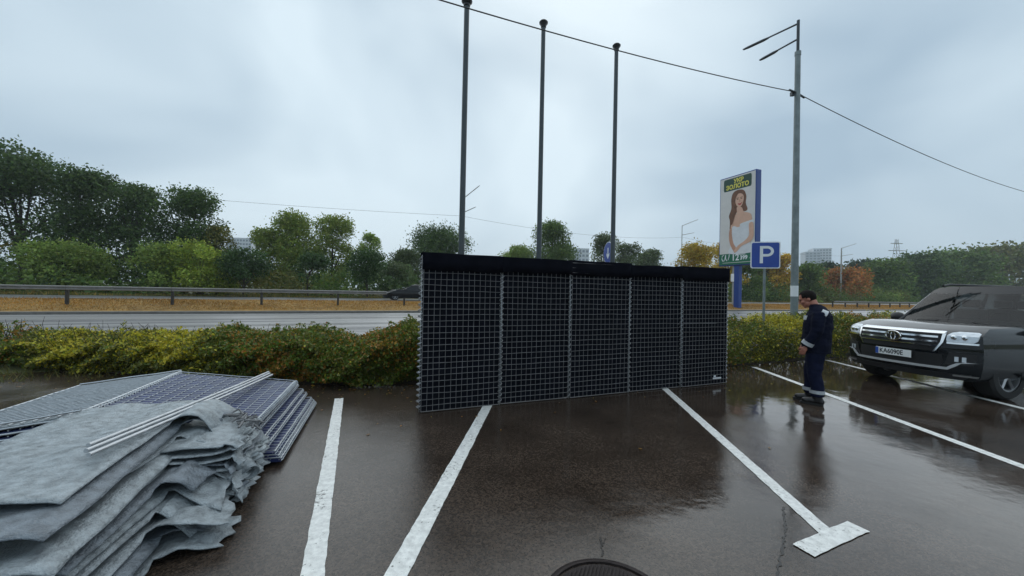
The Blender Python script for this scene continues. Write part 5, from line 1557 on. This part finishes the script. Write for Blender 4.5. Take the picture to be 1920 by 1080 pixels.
conform("bumper_trim", [(0.455, -.62, .62), (0.475, -.64, .64), (0.495, -.66, .66)], 0.030, M['bright_trim'], suv, cols=20)
for s in (-1, 1):
    conform("bumper_trim", [(0.455, s * .62, s * .67), (0.53, s * .70, s * .76), (0.575, s * .76, s * .80), (0.60, s * .84, s * .95)], 0.030, M['bright_trim'], suv, cols=6)
conform("lower_intake", [(0.50, -.58, .58), (0.58, -.62, .62), (0.70, -.60, .60)], 0.008, M['trim'], suv, cols=20)
conform("skid_lip", [(0.31, -.80, .80), (0.36, -.86, .86), (0.40, -.88, .88)], 0.02, M['trim'], suv, cols=20)
for s in (-1, 1):
    conform("skid_trim", [(0.36, s * .72, s * .94), (0.385, s * .72, s * .95)], 0.035, M['rail'], suv, cols=5)
px = sfront(0, .64) + 0.05
pln = MB().box((px - .012, 0, .645), (.012, .54, .125)).build("number_plate", M['plate'], suv, bevel=0.004)
MB().box((px - .0045, -.245, .645), (.004, .045, .115)).build("plate_band", M['plate_blue'], pln)
me = text_mesh("KA6090E", 0.118, 'LEFT', 0.0015, 0.001)
for v in me.vertices:
    a, c, dd = v.co; v.co = (px - .004 + dd, -.205 + a * 0.80, .645 + c)
me.materials.clear(); link("plate_lettering", me, M['ink'], pln)
mb = MB(); mb.box((-2.4, 0, 0.42), (4.2, 1.5, 0.2)); mb.build("underbody", M['trim'], suv)
for x in (-0.92, -3.77):
    for s in (-1, 1): wheel(suv, x, s * 0.83, 0.395, 0.27, s)
for s in (-1, 1):
    MB().tube([(-1.34, s * .52, 1.19), (-1.50, s * .1, 1.22)], 0.008, 5).build("wiper", M['trim'], suv)

# --- black sedan on the far carriageway
sed = empty("sedan", road_pt(3.3, 34.6, 0.585), RA + math.pi)
tag(sed, "black sedan driving on the far carriageway, half hidden by the barrier", "car")
CW = 0.92
def cfr(y, z, w=CW):
    k = abs(y) / CW
    x = -0.32 * k ** 2.4 - 0.12 * max(0.0, 0.45 - z)
    if z > 0.62: x -= 3.6 * (z - 0.62) ** 1.25
    return x
lv = [(0.20, .82, -4.7), (0.28, .88, -4.8), (0.45, .915, -4.88), (0.62, .92, -4.88), (0.72, .91, -4.86), (0.80, .895, -4.84), (0.88, .87, -4.8), (0.94, .83, -4.74)]
mb = MB(); mb.rings([plan(cfr, z, w, xr) for z, w, xr in lv])
cb_ = mb.build("body", M['black_paint'], sed, smooth=True)
carve_arches(cb_, (-0.95, -3.72), CW, 0.36)
cb_.data.polygons.foreach_set("use_smooth", [True] * len(cb_.data.polygons)); cb_.data.set_sharp_from_angle(angle=R(32))
ccf = lambda y, z, w: -1.45 - 1.02 * ((z - .90) / .46) - 0.2 * (abs(y) / CW) ** 2
mb = MB(); mb.rings([plan(ccf, z, w, xr, 0.2) for z, w, xr in ((0.90, .84, -4.35), (1.10, .77, -4.1), (1.34, .65, -3.75))]); mb.build("windows", M['glass'], sed, smooth=True)
mb = MB(); mb.rings([plan(ccf, z, w, xr, 0.2) for z, w, xr in ((1.335, .66, -3.78), (1.39, .62, -3.7), (1.43, .48, -3.5))]); mb.build("roof", M['black_paint'], sed, smooth=True)
for s in (-1, 1):
    for (xa, za, ya), (xb, zb, yb) in (((-1.62, .92, .83), (-2.55, 1.36, .65)), ((-2.95, .92, .845), (-2.95, 1.36, .66)), ((-4.3, .92, .80), (-3.78, 1.36, .64))):
        MB().tube([(xa, s * ya, za), (xb, s * yb, zb)], 0.035, 6).build("pillar", M['black_paint'], sed, smooth=True)
    MB().ellipsoid((-0.22, s * .70, .62), (0.13, 0.14, 0.06)).build("headlight", M['lens'], sed, smooth=True)
    MB().ellipsoid((-1.85, s * .98, .98), (0.07, 0.11, 0.07)).build("mirror", M['black_paint'], sed, smooth=True)
    for x in (-0.95, -3.72): wheel(sed, x, s * .80, 0.32, 0.21, s)
MB().box((-0.02, 0, 0.55), (0.05, 0.7, 0.16)).build("grille", M['trim'], sed, bevel=0.02)
MB().box((-2.4, 0, 0.28), (4.0, 1.4, 0.16)).build("underbody", M['trim'], sed)

# ------------------------------------------------------------------ damp air
hz = MB().box((0, 300, 34.5), (3900, 3500, 71.0)).build("haze", None)
m = bpy.data.materials.new("damp_air"); m.use_nodes = True
n, l = m.node_tree.nodes, m.node_tree.links
n.remove(n["Principled BSDF"])
pv = n.new("ShaderNodeVolumePrincipled")
pv.inputs["Color"].default_value = (0.86, 0.93, 1.0, 1); pv.inputs["Density"].default_value = 0.0005; pv.inputs["Anisotropy"].default_value = 0.2
l.new(pv.outputs[0], n["Material Output"].inputs["Volume"])
hz.data.materials.append(m)
tag(hz, "thin damp haze filling the air over the whole scene", "haze", kind="stuff")
